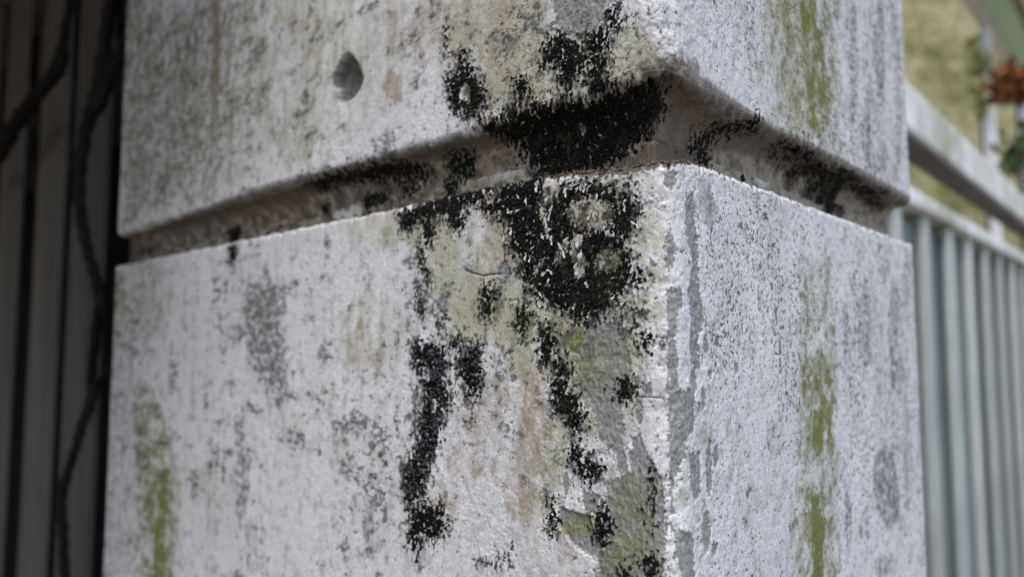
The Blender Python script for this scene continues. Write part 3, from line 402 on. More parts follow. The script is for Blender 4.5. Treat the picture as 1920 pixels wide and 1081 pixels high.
FEAT['algae_and_shade'] = [
  ('U',[(101.4,84.0),(133.3,95.7),(129.0,77.7),(127.9,65.7),(136.7,51.8),(132.8,38.0),(112.0,29.5),(105.0,33.8),(116.0,42.0),(106.4,50.5),(103.6,62.8),(101.6,73.1)],0.75,2.2,0.35,1.6),
  ('U',[(103.7,84.8),(120.4,91.0),(115.3,73.2),(110.7,60.5),(117.8,49.1),(119.3,39.4),(110.5,31.8),(108.9,40.2),(104.1,49.9),(104.1,69.5)],0.8,0.8,0.4,1.4),
  ('U',[(71.3,72.8),(154.2,103.5),(145.1,49.2),(136.1,26.0),(97.8,25.8),(73.2,31.3),(69.9,52.3)],0.48,4,0.2,5),
  ('W',[(98.6,-60.1),(106.9,-59.4),(111.4,-71.3),(123.0,-79.2),(121.8,-91.8),(109.0,-97.7),(101.1,-99.0),(88.8,-96.4),(88.6,-86.8),(93.9,-71.5),(100.9,-64.8)],0.5,1,0.5,0.8),
  ('W',[(103.7,-63.8),(110.3,-71.2),(122.4,-79.6),(121.2,-91.3),(109.0,-97.1),(101.2,-98.2),(101.2,-85.9),(104.5,-74.0)],0.85,1.2,0.4,1.2),
  ('W',[(96.9,-110.1),(108.4,-110.4),(111.6,-118.3),(110.4,-131.1),(104.7,-143.7),(95.2,-141.5),(95.9,-122.5)],0.95,0.8,0.4,0.8),
  ('W',[(78.1,-107.3),(97.1,-108.1),(122.0,-113.8),(123.4,-129.6),(115.8,-146.3),(79.6,-137.8)],0.38,3,0.3,2),
  ('W',[(120.6,-42.8),(118.7,-49.5),(114.8,-54.4),(110.0,-56.1),(105.7,-54.4),(102.8,-49.7),(102.2,-43.4),(104.0,-36.9),(107.6,-32.0),(112.4,-30.0),(116.9,-31.5),(119.9,-36.2)],0.5,2.4,0.35,2),
  ('W',[(-380.3,-84.9),(-369.9,-84.4),(-356.9,-104.8),(-352.8,-130.0),(-367.4,-133.3),(-377.1,-106.4)],0.6,2.5,0.14,4),
  ('W',[(-351.1,-195.4),(-347.7,-148.2),(-343.0,-132.0),(-330.3,-118.2),(-326.2,-122.3),(-332.6,-143.0),(-332.7,-191.4)],1,2,0.14,4),
  ('W',[(-294.4,-120.3),(-275.3,-114.9),(-265.7,-119.9),(-267.6,-136.6),(-282.8,-143.0),(-296.4,-137.9)],0.34,4,0.14,4),
  ('W',[(-405.6,-38.6),(-405.5,-58.0),(-409.5,-72.2),(-416.6,-77.6),(-425.2,-72.6),(-432.9,-58.1),(-437.6,-37.8),(-437.9,-17.4),(-433.6,-2.6),(-426.1,2.3),(-417.4,-3.8),(-409.9,-18.8)],0.42,4,0.1,8),
  ('W',[(-308.9,-154.3),(-311.5,-173.7),(-322.0,-189.8),(-338.1,-198.6),(-356.2,-197.3),(-371.3,-185.4),(-378.7,-165.7),(-375.7,-144.1),(-363.4,-127.2),(-345.7,-119.7),(-328.0,-123.3),(-314.7,-136.0)],0.22,6,0.1,8),
  ('W',[(-13.6,-108.8),(-15.0,-112.4),(-18.8,-115.6),(-24.0,-117.5),(-29.5,-117.6),(-33.5,-115.8),(-35.0,-112.5),(-33.5,-108.6),(-29.3,-105.4),(-23.9,-103.6),(-18.6,-103.7),(-14.9,-105.6)],0.28,2,0.4,2),
  ('W',[(-28.7,-53.9),(-29.2,-55.4),(-30.6,-56.4),(-32.5,-56.8),(-34.4,-56.5),(-35.8,-55.4),(-36.3,-53.9),(-35.7,-52.4),(-34.3,-51.3),(-32.4,-50.9),(-30.6,-51.3),(-29.2,-52.4)],0.8,1.2,0.6,0.8),
  ('W',[(-22.8,-108.0),(-23.7,-110.8),(-26.3,-113.2),(-29.9,-114.6),(-33.6,-114.5),(-36.3,-113.0),(-37.3,-110.5),(-36.3,-107.6),(-33.5,-105.1),(-29.8,-103.9),(-26.2,-104.0),(-23.7,-105.6)],0.55,1,0.4,1.4),
  ('W',[(-13.4,-30.4),(-14.4,-33.0),(-17.2,-34.8),(-21.1,-35.3),(-25.1,-34.3),(-28.0,-32.1),(-29.1,-29.2),(-28.0,-26.5),(-25.0,-24.7),(-21.0,-24.3),(-17.1,-25.4),(-14.4,-27.7)],0.6,1.2,0.5,1.2),
  ('W',[(-32.3,-8.7),(-32.7,-11.0),(-33.8,-12.6),(-35.3,-13.0),(-36.8,-12.2),(-37.9,-10.3),(-38.3,-7.8),(-37.9,-5.4),(-36.8,-3.8),(-35.2,-3.4),(-33.7,-4.3),(-32.7,-6.2)],0.6,1,0.5,0.8),
  ('W',[(-11.7,-16.3),(-12.2,-20.6),(-13.5,-23.7),(-15.2,-24.7),(-16.9,-23.4),(-18.1,-20.0),(-18.5,-15.5),(-18.0,-11.1),(-16.7,-8.0),(-14.9,-7.1),(-13.3,-8.5),(-12.1,-11.9)],0.5,1.6,0.5,1.2),
  ('J',[(-1.8,6.1),(-2.6,4.0),(-4.6,2.8),(-7.3,2.7),(-10.1,3.8),(-12.1,5.8),(-12.8,8.1),(-12.0,10.2),(-10.0,11.4),(-7.2,11.5),(-4.4,10.3),(-2.5,8.3)],0.4,2,0.4,2),
  ('U',[(-314.1,46.9),(-316.2,41.6),(-323.0,38.4),(-332.8,38.3),(-343.3,41.4),(-351.4,47.1),(-354.9,53.8),(-352.6,59.5),(-345.2,62.6),(-334.9,62.3),(-324.7,58.8),(-317.2,53.2)],0.5,5,0.12,5),
  ('U',[(-415.5,127.6),(-413.4,97.0),(-414.6,75.4),(-418.7,68.1),(-424.7,77.3),(-431.2,100.8),(-436.3,132.9),(-438.6,165.0),(-437.5,187.8),(-433.1,194.8),(-426.8,184.3),(-420.4,159.5)],0.3,3,0.12,5),
  ('U',[(-246.2,84.2),(-247.5,67.2),(-253.2,55.8),(-262.1,52.8),(-271.8,59.5),(-279.8,74.5),(-283.8,93.8),(-282.5,112.0),(-276.1,123.7),(-266.8,125.6),(-257.1,117.7),(-249.6,102.5)],0.28,6,0.12,6),
  ('U',[(-206.6,44.8),(-209.0,37.3),(-216.2,32.7),(-226.6,32.3),(-237.8,36.4),(-246.5,44.2),(-250.2,53.4),(-247.5,61.5),(-239.4,65.9),(-228.4,65.7),(-217.6,61.0),(-209.7,53.4)],0.28,5,0.12,6),
  ('J',[(-107.1,7.3),(-108.8,5.4),(-113.8,4.5),(-120.7,4.8),(-127.9,6.4),(-133.3,8.8),(-135.4,11.4),(-133.4,13.4),(-128.1,14.3),(-120.9,13.8),(-113.9,12.1),(-108.9,9.7)],0.35,2,0.3,2),
  ('W',[(-53.6,-43.2),(-55.5,-46.7),(-60.8,-49.2),(-68.4,-50.1),(-76.3,-49.0),(-82.3,-46.1),(-84.6,-42.2),(-82.4,-38.4),(-76.4,-35.9),(-68.5,-35.4),(-60.9,-36.7),(-55.5,-39.6)],0.25,3,0.3,3),
  ('W',[(-34.7,-96.4),(-35.5,-105.4),(-37.5,-112.2),(-40.3,-115.0),(-43.1,-113.1),(-45.2,-106.8),(-45.9,-97.8),(-45.1,-88.5),(-42.9,-81.6),(-40.1,-78.9),(-37.3,-81.2),(-35.3,-87.6)],0.3,3,0.3,3),
  ('J',[(-135.2,2.1),(-141.3,0.6),(-158.9,0.9),(-185.2,3.3),(-214.6,7.4),(-238.4,12.2),(-247.8,16.2),(-238.7,17.9),(-215.0,16.8),(-185.5,13.5),(-159.1,9.3),(-141.4,5.2)],0.25,3,0.2,3),
  ('W',[(-96.6,-9.7),(-99.0,-12.5),(-105.8,-14.0),(-115.5,-13.9),(-125.8,-12.0),(-133.6,-8.8),(-136.6,-5.1),(-133.8,-2.1),(-126.0,-0.7),(-115.8,-1.1),(-106.0,-3.3),(-99.1,-6.4)],0.3,3,0.3,3),
  ('U',[(289.8,28.1),(285.7,25.6),(275.2,22.8),(261.6,20.4),(248.9,19.2),(240.1,19.2),(237.1,20.5),(240.6,22.8),(249.8,25.4),(262.8,27.8),(276.2,29.3),(286.3,29.5)],0.5,1,0.3,2),
  ('U',[(-449.5,200.4),(-220.6,122.0),(-237.3,28.6),(-428.3,21.0)],0.42,8,0.05,14),  # shade falloff at upper left put into the colour, with some green grime
  ('W',[(-453.0,8.2),(-333.7,4.6),(-332.8,-90.6),(-346.4,-194.3),(-435.1,-213.6)],0.2,8,0.05,14),  # slighter left-end falloff on the lower block, painted as a green tint
  ('W',[(91.3,-21.7),(128.5,-18.3),(131.1,-66.7),(124.5,-148.3),(77.2,-137.3),(89.4,-77.2)],0.42,3.5,0.3,3),
  ('W',[(-397.1,-80.4),(-357.8,-79.0),(-319.0,-120.1),(-316.7,-187.9),(-370.6,-199.6)],0.6,4,0.12,8),
  ('W',[(-342.3,-122.5),(-328.8,-118.0),(-322.4,-189.1),(-351.1,-195.4)],0.7,2.5,0.12,4),
  ('W',[(-73.7,-38.8),(-27.2,-44.1),(-10.1,-55.5),(-14.0,-72.5),(-35.7,-67.1),(-58.4,-55.6)],0.4,3,0.3,3),
  ('W',[(-21.8,-94.8),(-1.9,-86.5),(-2.5,-119.7),(-26.1,-124.8)],0.35,3,0.3,3),
  ('W',[(91.0,-57.6),(115.7,-56.7),(127.5,-77.3),(123.4,-100.4),(103.1,-101.1),(85.3,-97.0),(86.9,-77.0)],0.6,2.6,0.35,2),
  ('W',[(82.2,-105.1),(119.5,-109.3),(118.7,-147.0),(84.3,-138.9)],0.6,2.6,0.35,2),
]
FEAT['ochre'] = [
  ('U',[(-116.0,48.6),(-117.0,45.3),(-119.7,43.4),(-123.5,43.3),(-127.4,45.2),(-130.3,48.5),(-131.5,52.5),(-130.5,55.8),(-127.6,57.7),(-123.8,57.7),(-119.9,55.7),(-117.1,52.4)],0.75,3,0.25,2.5),
  ('U',[(-34.6,25.5),(-35.5,23.4),(-38.1,22.4),(-41.7,22.6),(-45.4,24.0),(-48.1,26.4),(-49.1,29.0),(-48.1,31.1),(-45.4,32.2),(-41.7,31.9),(-38.1,30.3),(-35.5,28.0)],0.7,2,0.4,1.5),
  ('U',[(-46.5,26.6),(-47.3,24.0),(-49.4,22.5),(-52.3,22.4),(-55.2,23.8),(-57.3,26.3),(-58.1,29.3),(-57.3,32.0),(-55.2,33.5),(-52.2,33.5),(-49.4,32.0),(-47.3,29.5)],0.6,2,0.4,1.5),
  ('U',[(-51.0,45.2),(-53.0,38.3),(-58.4,34.2),(-66.1,34.1),(-74.1,38.2),(-80.2,45.6),(-82.6,54.3),(-80.3,61.8),(-74.2,65.7),(-66.1,65.2),(-58.4,60.6),(-52.9,53.3)],0.5,4,0.2,4),
  ('U',[(-54.6,57.6),(-57.0,53.6),(-63.5,52.0),(-72.8,53.5),(-82.6,57.7),(-90.1,63.8),(-93.0,69.9),(-90.2,74.2),(-82.7,75.5),(-72.9,73.4),(-63.5,68.8),(-57.0,63.1)],0.45,4,0.2,4),
  ('U',[(-41.2,44.2),(-41.9,36.2),(-43.7,30.8),(-46.3,29.2),(-48.9,32.1),(-50.8,38.6),(-51.5,47.2),(-50.8,55.4),(-48.8,60.9),(-46.2,62.3),(-43.6,59.2),(-41.8,52.5)],0.4,3,0.3,2),
  ('U',[(-85.5,61.3),(-88.2,53.9),(-95.8,49.9),(-106.8,50.5),(-118.5,56.0),(-127.7,65.1),(-131.3,75.3),(-128.1,83.4),(-119.1,87.1),(-107.4,85.4),(-96.2,79.2),(-88.3,70.5)],0.4,5,0.15,6),
  ('U',[(-171.3,87.5),(-174.4,77.0),(-184.0,71.3),(-198.1,71.8),(-213.3,79.0),(-225.4,91.4),(-230.5,105.5),(-226.8,117.0),(-215.4,122.4),(-200.2,120.4),(-185.6,112.1),(-175.3,100.1)],0.3,6,0.1,8),
  ('U',[(-66.6,32.3),(-67.6,26.8),(-70.5,23.2),(-74.5,22.5),(-78.7,24.9),(-81.8,30.0),(-83.0,36.2),(-81.9,42.0),(-78.8,45.6),(-74.7,46.1),(-70.6,43.4),(-67.6,38.4)],0.6,2,0.4,2),
  ('W',[(-58.4,-75.0),(-60.3,-81.3),(-65.8,-86.2),(-73.4,-88.6),(-81.5,-87.6),(-87.6,-83.3),(-90.0,-76.8),(-87.7,-70.0),(-81.6,-64.9),(-73.6,-63.0),(-65.8,-64.5),(-60.3,-68.9)],0.55,3.5,0.25,3),
  ('W',[(-68.3,-93.5),(-69.6,-98.1),(-73.4,-101.8),(-78.6,-103.7),(-84.1,-103.2),(-88.2,-100.3),(-89.8,-95.8),(-88.3,-90.9),(-84.2,-87.1),(-78.8,-85.4),(-73.5,-86.2),(-69.6,-89.2)],0.5,3,0.3,3),
  ('W',[(-42.0,-77.4),(-42.8,-85.0),(-45.0,-90.7),(-47.9,-93.0),(-50.9,-91.3),(-53.1,-85.9),(-53.9,-78.2),(-53.0,-70.4),(-50.8,-64.6),(-47.8,-62.4),(-44.9,-64.4),(-42.8,-69.9)],0.75,2.4,0.35,2),
  ('W',[(-43.5,-97.5),(-44.7,-105.1),(-48.0,-111.1),(-52.5,-113.8),(-57.2,-112.6),(-60.7,-107.5),(-62.0,-99.8),(-60.7,-91.8),(-57.2,-85.7),(-52.5,-83.3),(-47.9,-84.9),(-44.6,-90.2)],0.6,3,0.3,3),
  ('W',[(-54.8,-93.8),(-55.8,-96.5),(-58.4,-98.7),(-62.0,-99.8),(-65.7,-99.6),(-68.5,-98.0),(-69.5,-95.4),(-68.5,-92.6),(-65.8,-90.4),(-62.0,-89.3),(-58.4,-89.7),(-55.8,-91.3)],0.5,2,0.5,1.5),
  ('W',[(-23.3,-16.2),(-24.1,-18.6),(-26.1,-20.2),(-29.0,-20.5),(-32.0,-19.5),(-34.1,-17.4),(-34.9,-14.8),(-34.1,-12.3),(-31.9,-10.8),(-28.9,-10.5),(-26.1,-11.5),(-24.0,-13.6)],0.7,1.5,0.5,1),
  ('W',[(-64.7,-7.8),(-65.4,-10.5),(-67.2,-12.4),(-69.8,-12.8),(-72.5,-11.7),(-74.5,-9.4),(-75.2,-6.4),(-74.5,-3.7),(-72.5,-1.8),(-69.9,-1.5),(-67.3,-2.6),(-65.4,-4.9)],0.7,1.5,0.5,1.2),
  ('W',[(-55.9,-19.8),(-57.6,-26.0),(-62.1,-30.3),(-68.5,-31.6),(-75.1,-29.4),(-80.1,-24.2),(-82.0,-17.2),(-80.2,-10.7),(-75.2,-6.3),(-68.6,-5.4),(-62.1,-8.0),(-57.6,-13.3)],0.4,3,0.3,3),
  ('W',[(-103.8,-21.2),(-104.4,-25.3),(-106.2,-28.1),(-108.8,-29.1),(-111.4,-27.8),(-113.3,-24.6),(-114.1,-20.4),(-113.5,-16.2),(-111.6,-13.3),(-109.0,-12.5),(-106.5,-13.8),(-104.6,-17.1)],0.5,2,0.4,2),
  ('W',[(-84.0,-113.7),(-85.1,-119.3),(-88.1,-123.9),(-92.3,-126.2),(-96.7,-125.5),(-99.9,-121.9),(-101.2,-116.3),(-100.1,-110.4),(-96.9,-105.7),(-92.6,-103.7),(-88.3,-104.6),(-85.2,-108.3)],0.5,3,0.3,3),
  ('W',[(-42.2,-64.0),(-43.1,-67.4),(-45.6,-70.0),(-49.0,-71.0),(-52.4,-70.3),(-55.0,-67.8),(-56.0,-64.4),(-55.0,-60.8),(-52.4,-58.2),(-48.9,-57.3),(-45.5,-58.2),(-43.1,-60.6)],0.5,2,0.5,1.5),
  ('W',[(20.7,-53.9),(18.7,-58.7),(13.8,-62.0),(7.6,-63.1),(1.6,-61.7),(0.0,-58.4),(0.0,-54.0),(0.0,-49.5),(2.2,-46.2),(8.3,-44.7),(14.5,-45.8),(19.2,-49.1)],0.3,3,0.3,3),
  ('W',[(15.7,-94.2),(13.3,-99.9),(7.5,-103.3),(0.2,-103.6),(-1.3,-102.2),(-4.3,-98.4),(-5.4,-92.7),(-4.1,-86.7),(-0.9,-82.1),(1.0,-80.6),(8.3,-82.8),(13.8,-87.9)],0.22,3,0.3,4),
  ('W',[(-215.6,-37.8),(-217.0,-43.0),(-221.3,-46.7),(-227.6,-48.0),(-234.1,-46.5),(-239.2,-42.4),(-241.3,-37.0),(-239.8,-31.6),(-235.2,-27.8),(-228.7,-26.7),(-222.3,-28.5),(-217.5,-32.6)],0.45,4,0.15,5),
  ('W',[(-124.8,-55.7),(-126.5,-62.0),(-131.5,-66.8),(-138.6,-68.8),(-146.1,-67.2),(-151.9,-62.5),(-154.2,-55.7),(-152.3,-49.0),(-146.8,-44.2),(-139.3,-42.6),(-132.1,-44.5),(-126.8,-49.3)],0.4,5,0.15,5),
  ('W',[(-30.7,-113.3),(-31.5,-118.2),(-33.4,-122.0),(-36.1,-123.8),(-38.9,-123.1),(-40.9,-120.0),(-41.6,-115.2),(-40.8,-110.2),(-38.8,-106.3),(-36.0,-104.6),(-33.3,-105.5),(-31.4,-108.7)],0.5,2,0.4,2),
  ('U',[(-295.8,147.8),(-284.7,144.0),(-283.2,102.9),(-283.7,73.8),(-290.0,69.0),(-294.8,96.6)],1,1.5,0.12,3),
  ('U',[(-398.5,156.7),(-398.4,136.2),(-402.4,122.3),(-409.7,118.6),(-418.3,126.3),(-426.1,143.8),(-430.9,166.6),(-431.2,188.2),(-426.8,202.6),(-419.1,205.6),(-410.3,196.7),(-402.8,178.8)],0.4,3,0.1,6),
  ('W',[(-22.6,-63.5),(-23.0,-66.7),(-24.1,-69.0),(-25.5,-69.9),(-26.9,-69.2),(-27.9,-66.8),(-28.2,-63.6),(-27.8,-60.4),(-26.7,-58.0),(-25.3,-57.1),(-23.9,-58.0),(-23.0,-60.3)],0.3,1.5,0.9,0.35),
  ('U',[(0.0,26.8),(0.0,21.7),(-4.3,18.8),(-10.8,18.9),(-17.5,22.0),(-22.5,27.6),(-24.3,34.1),(-22.4,39.5),(-17.2,42.3),(-10.4,41.7),(-4.0,38.2),(0.0,32.7)],0.4,3,0.3,4),
  ('W',[(286.2,-71.2),(268.9,-114.1),(240.5,-140.8),(210.6,-145.9),(186.7,-131.8),(173.0,-103.7),(171.3,-67.8),(182.2,-31.0),(204.6,-0.8),(234.8,14.0),(265.0,6.0),(284.8,-25.6)],0.28,5,0.15,10),
  ('U',[(271.1,111.8),(255.3,58.4),(230.7,19.9),(205.4,4.7),(185.4,13.2),(174.3,41.1),(174.0,82.1),(184.7,128.2),(205.1,169.7),(231.4,195.0),(256.5,193.8),(271.7,162.9)],0.25,5,0.15,10),
  ('W',[(-214.0,-39.2),(-215.2,-45.6),(-219.1,-50.3),(-224.7,-52.0),(-230.7,-50.1),(-235.3,-45.2),(-237.3,-38.4),(-236.1,-31.7),(-232.0,-27.0),(-226.1,-25.6),(-220.3,-27.6),(-215.9,-32.6)],0.6,4,0.15,6),
  ('U',[(-161.7,52.3),(-155.5,51.3),(-156.4,40.8),(-159.5,35.4),(-161.3,43.0)],0.4,0.8,0.3,1.5),
]
FEAT['khaki'] = [
  ('W',[(-90.6,-14.4),(-60.9,-10.2),(-48.9,-39.9),(-27.2,-47.4),(-10.1,-53.9),(-12.2,-72.4),(-35.7,-67.1),(-40.2,-97.1),(-46.9,-127.7),(-58.4,-99.4),(-51.3,-74.6),(-65.8,-53.8),(-84.5,-49.9),(-93.4,-30.1)],0.75,4,0.2,5),
  ('U',[(-97.7,79.9),(-39.2,59.9),(-41.7,37.1),(-6.8,37.3),(11.0,25.7),(-10.8,17.3),(-60.9,21.5),(-79.7,45.4),(-94.4,55.6)],0.7,4,0.2,5),
  ('U',[(-449.5,200.4),(-243.1,129.7),(-266.7,30.2),(-428.7,24.8)],0.3,6,0.08,10),
  ('U',[(-243.1,129.7),(-94.6,78.9),(-94.3,51.4),(-161.0,33.3),(-237.6,34.2)],0.38,7,0.08,12),
  ('W',[(-112.4,-7.9),(-115.4,-12.9),(-123.9,-15.9),(-136.4,-16.3),(-149.6,-13.5),(-159.9,-8.3),(-164.0,-2.0),(-160.3,3.5),(-150.2,6.4),(-136.9,6.1),(-124.3,2.9),(-115.5,-2.2)],0.45,4,0.2,4),
  ('W',[(-330.9,-27.6),(-335.6,-43.4),(-351.9,-55.0),(-376.8,-59.5),(-404.7,-55.0),(-427.9,-41.7),(-438.4,-22.9),(-432.3,-4.7),(-411.8,7.1),(-384.0,9.4),(-357.5,2.4),(-338.5,-11.2)],0.3,6,0.1,8),
  ('W',[(-118.2,-49.4),(-120.7,-57.8),(-128.1,-64.0),(-138.7,-66.6),(-150.0,-64.5),(-158.8,-58.0),(-162.4,-48.9),(-159.4,-39.7),(-150.9,-33.4),(-139.6,-31.5),(-128.8,-34.4),(-121.0,-41.0)],0.5,5,0.15,5),
  ('W',[(4.7,-17.1),(2.4,-25.9),(0.0,-32.3),(-3.5,-34.3),(-7.9,-31.7),(-11.1,-25.1),(-12.2,-16.3),(-10.9,-7.7),(-7.4,-1.9),(-2.9,-0.3),(0.0,-3.4),(3.0,-8.8)],0.3,3,0.3,3),
  ('U',[(-39.2,59.9),(-20.0,53.3),(-19.1,46.2),(-22.2,42.0),(-26.4,39.0),(-31.6,42.3),(-36.0,46.2),(-39.3,50.8)],0.9,1,0.4,1),
  ('U',[(123.6,59.8),(116.8,37.7),(102.7,20.3),(86.3,12.1),(72.0,14.1),(62.7,24.9),(60.3,41.6),(65.0,60.6),(76.4,78.0),(92.2,89.2),(108.7,90.2),(120.6,79.5)],0.5,4,0.2,6),
  ('W',[(-115.7,-3.3),(-58.4,-1.3),(-11.1,-3.7),(-0.6,-20.8),(-4.7,-54.0),(-12.3,-78.5),(-40.1,-83.9),(-48.9,-53.8),(-79.0,-57.5),(-102.4,-37.6)],0.62,5,0.2,6),
]
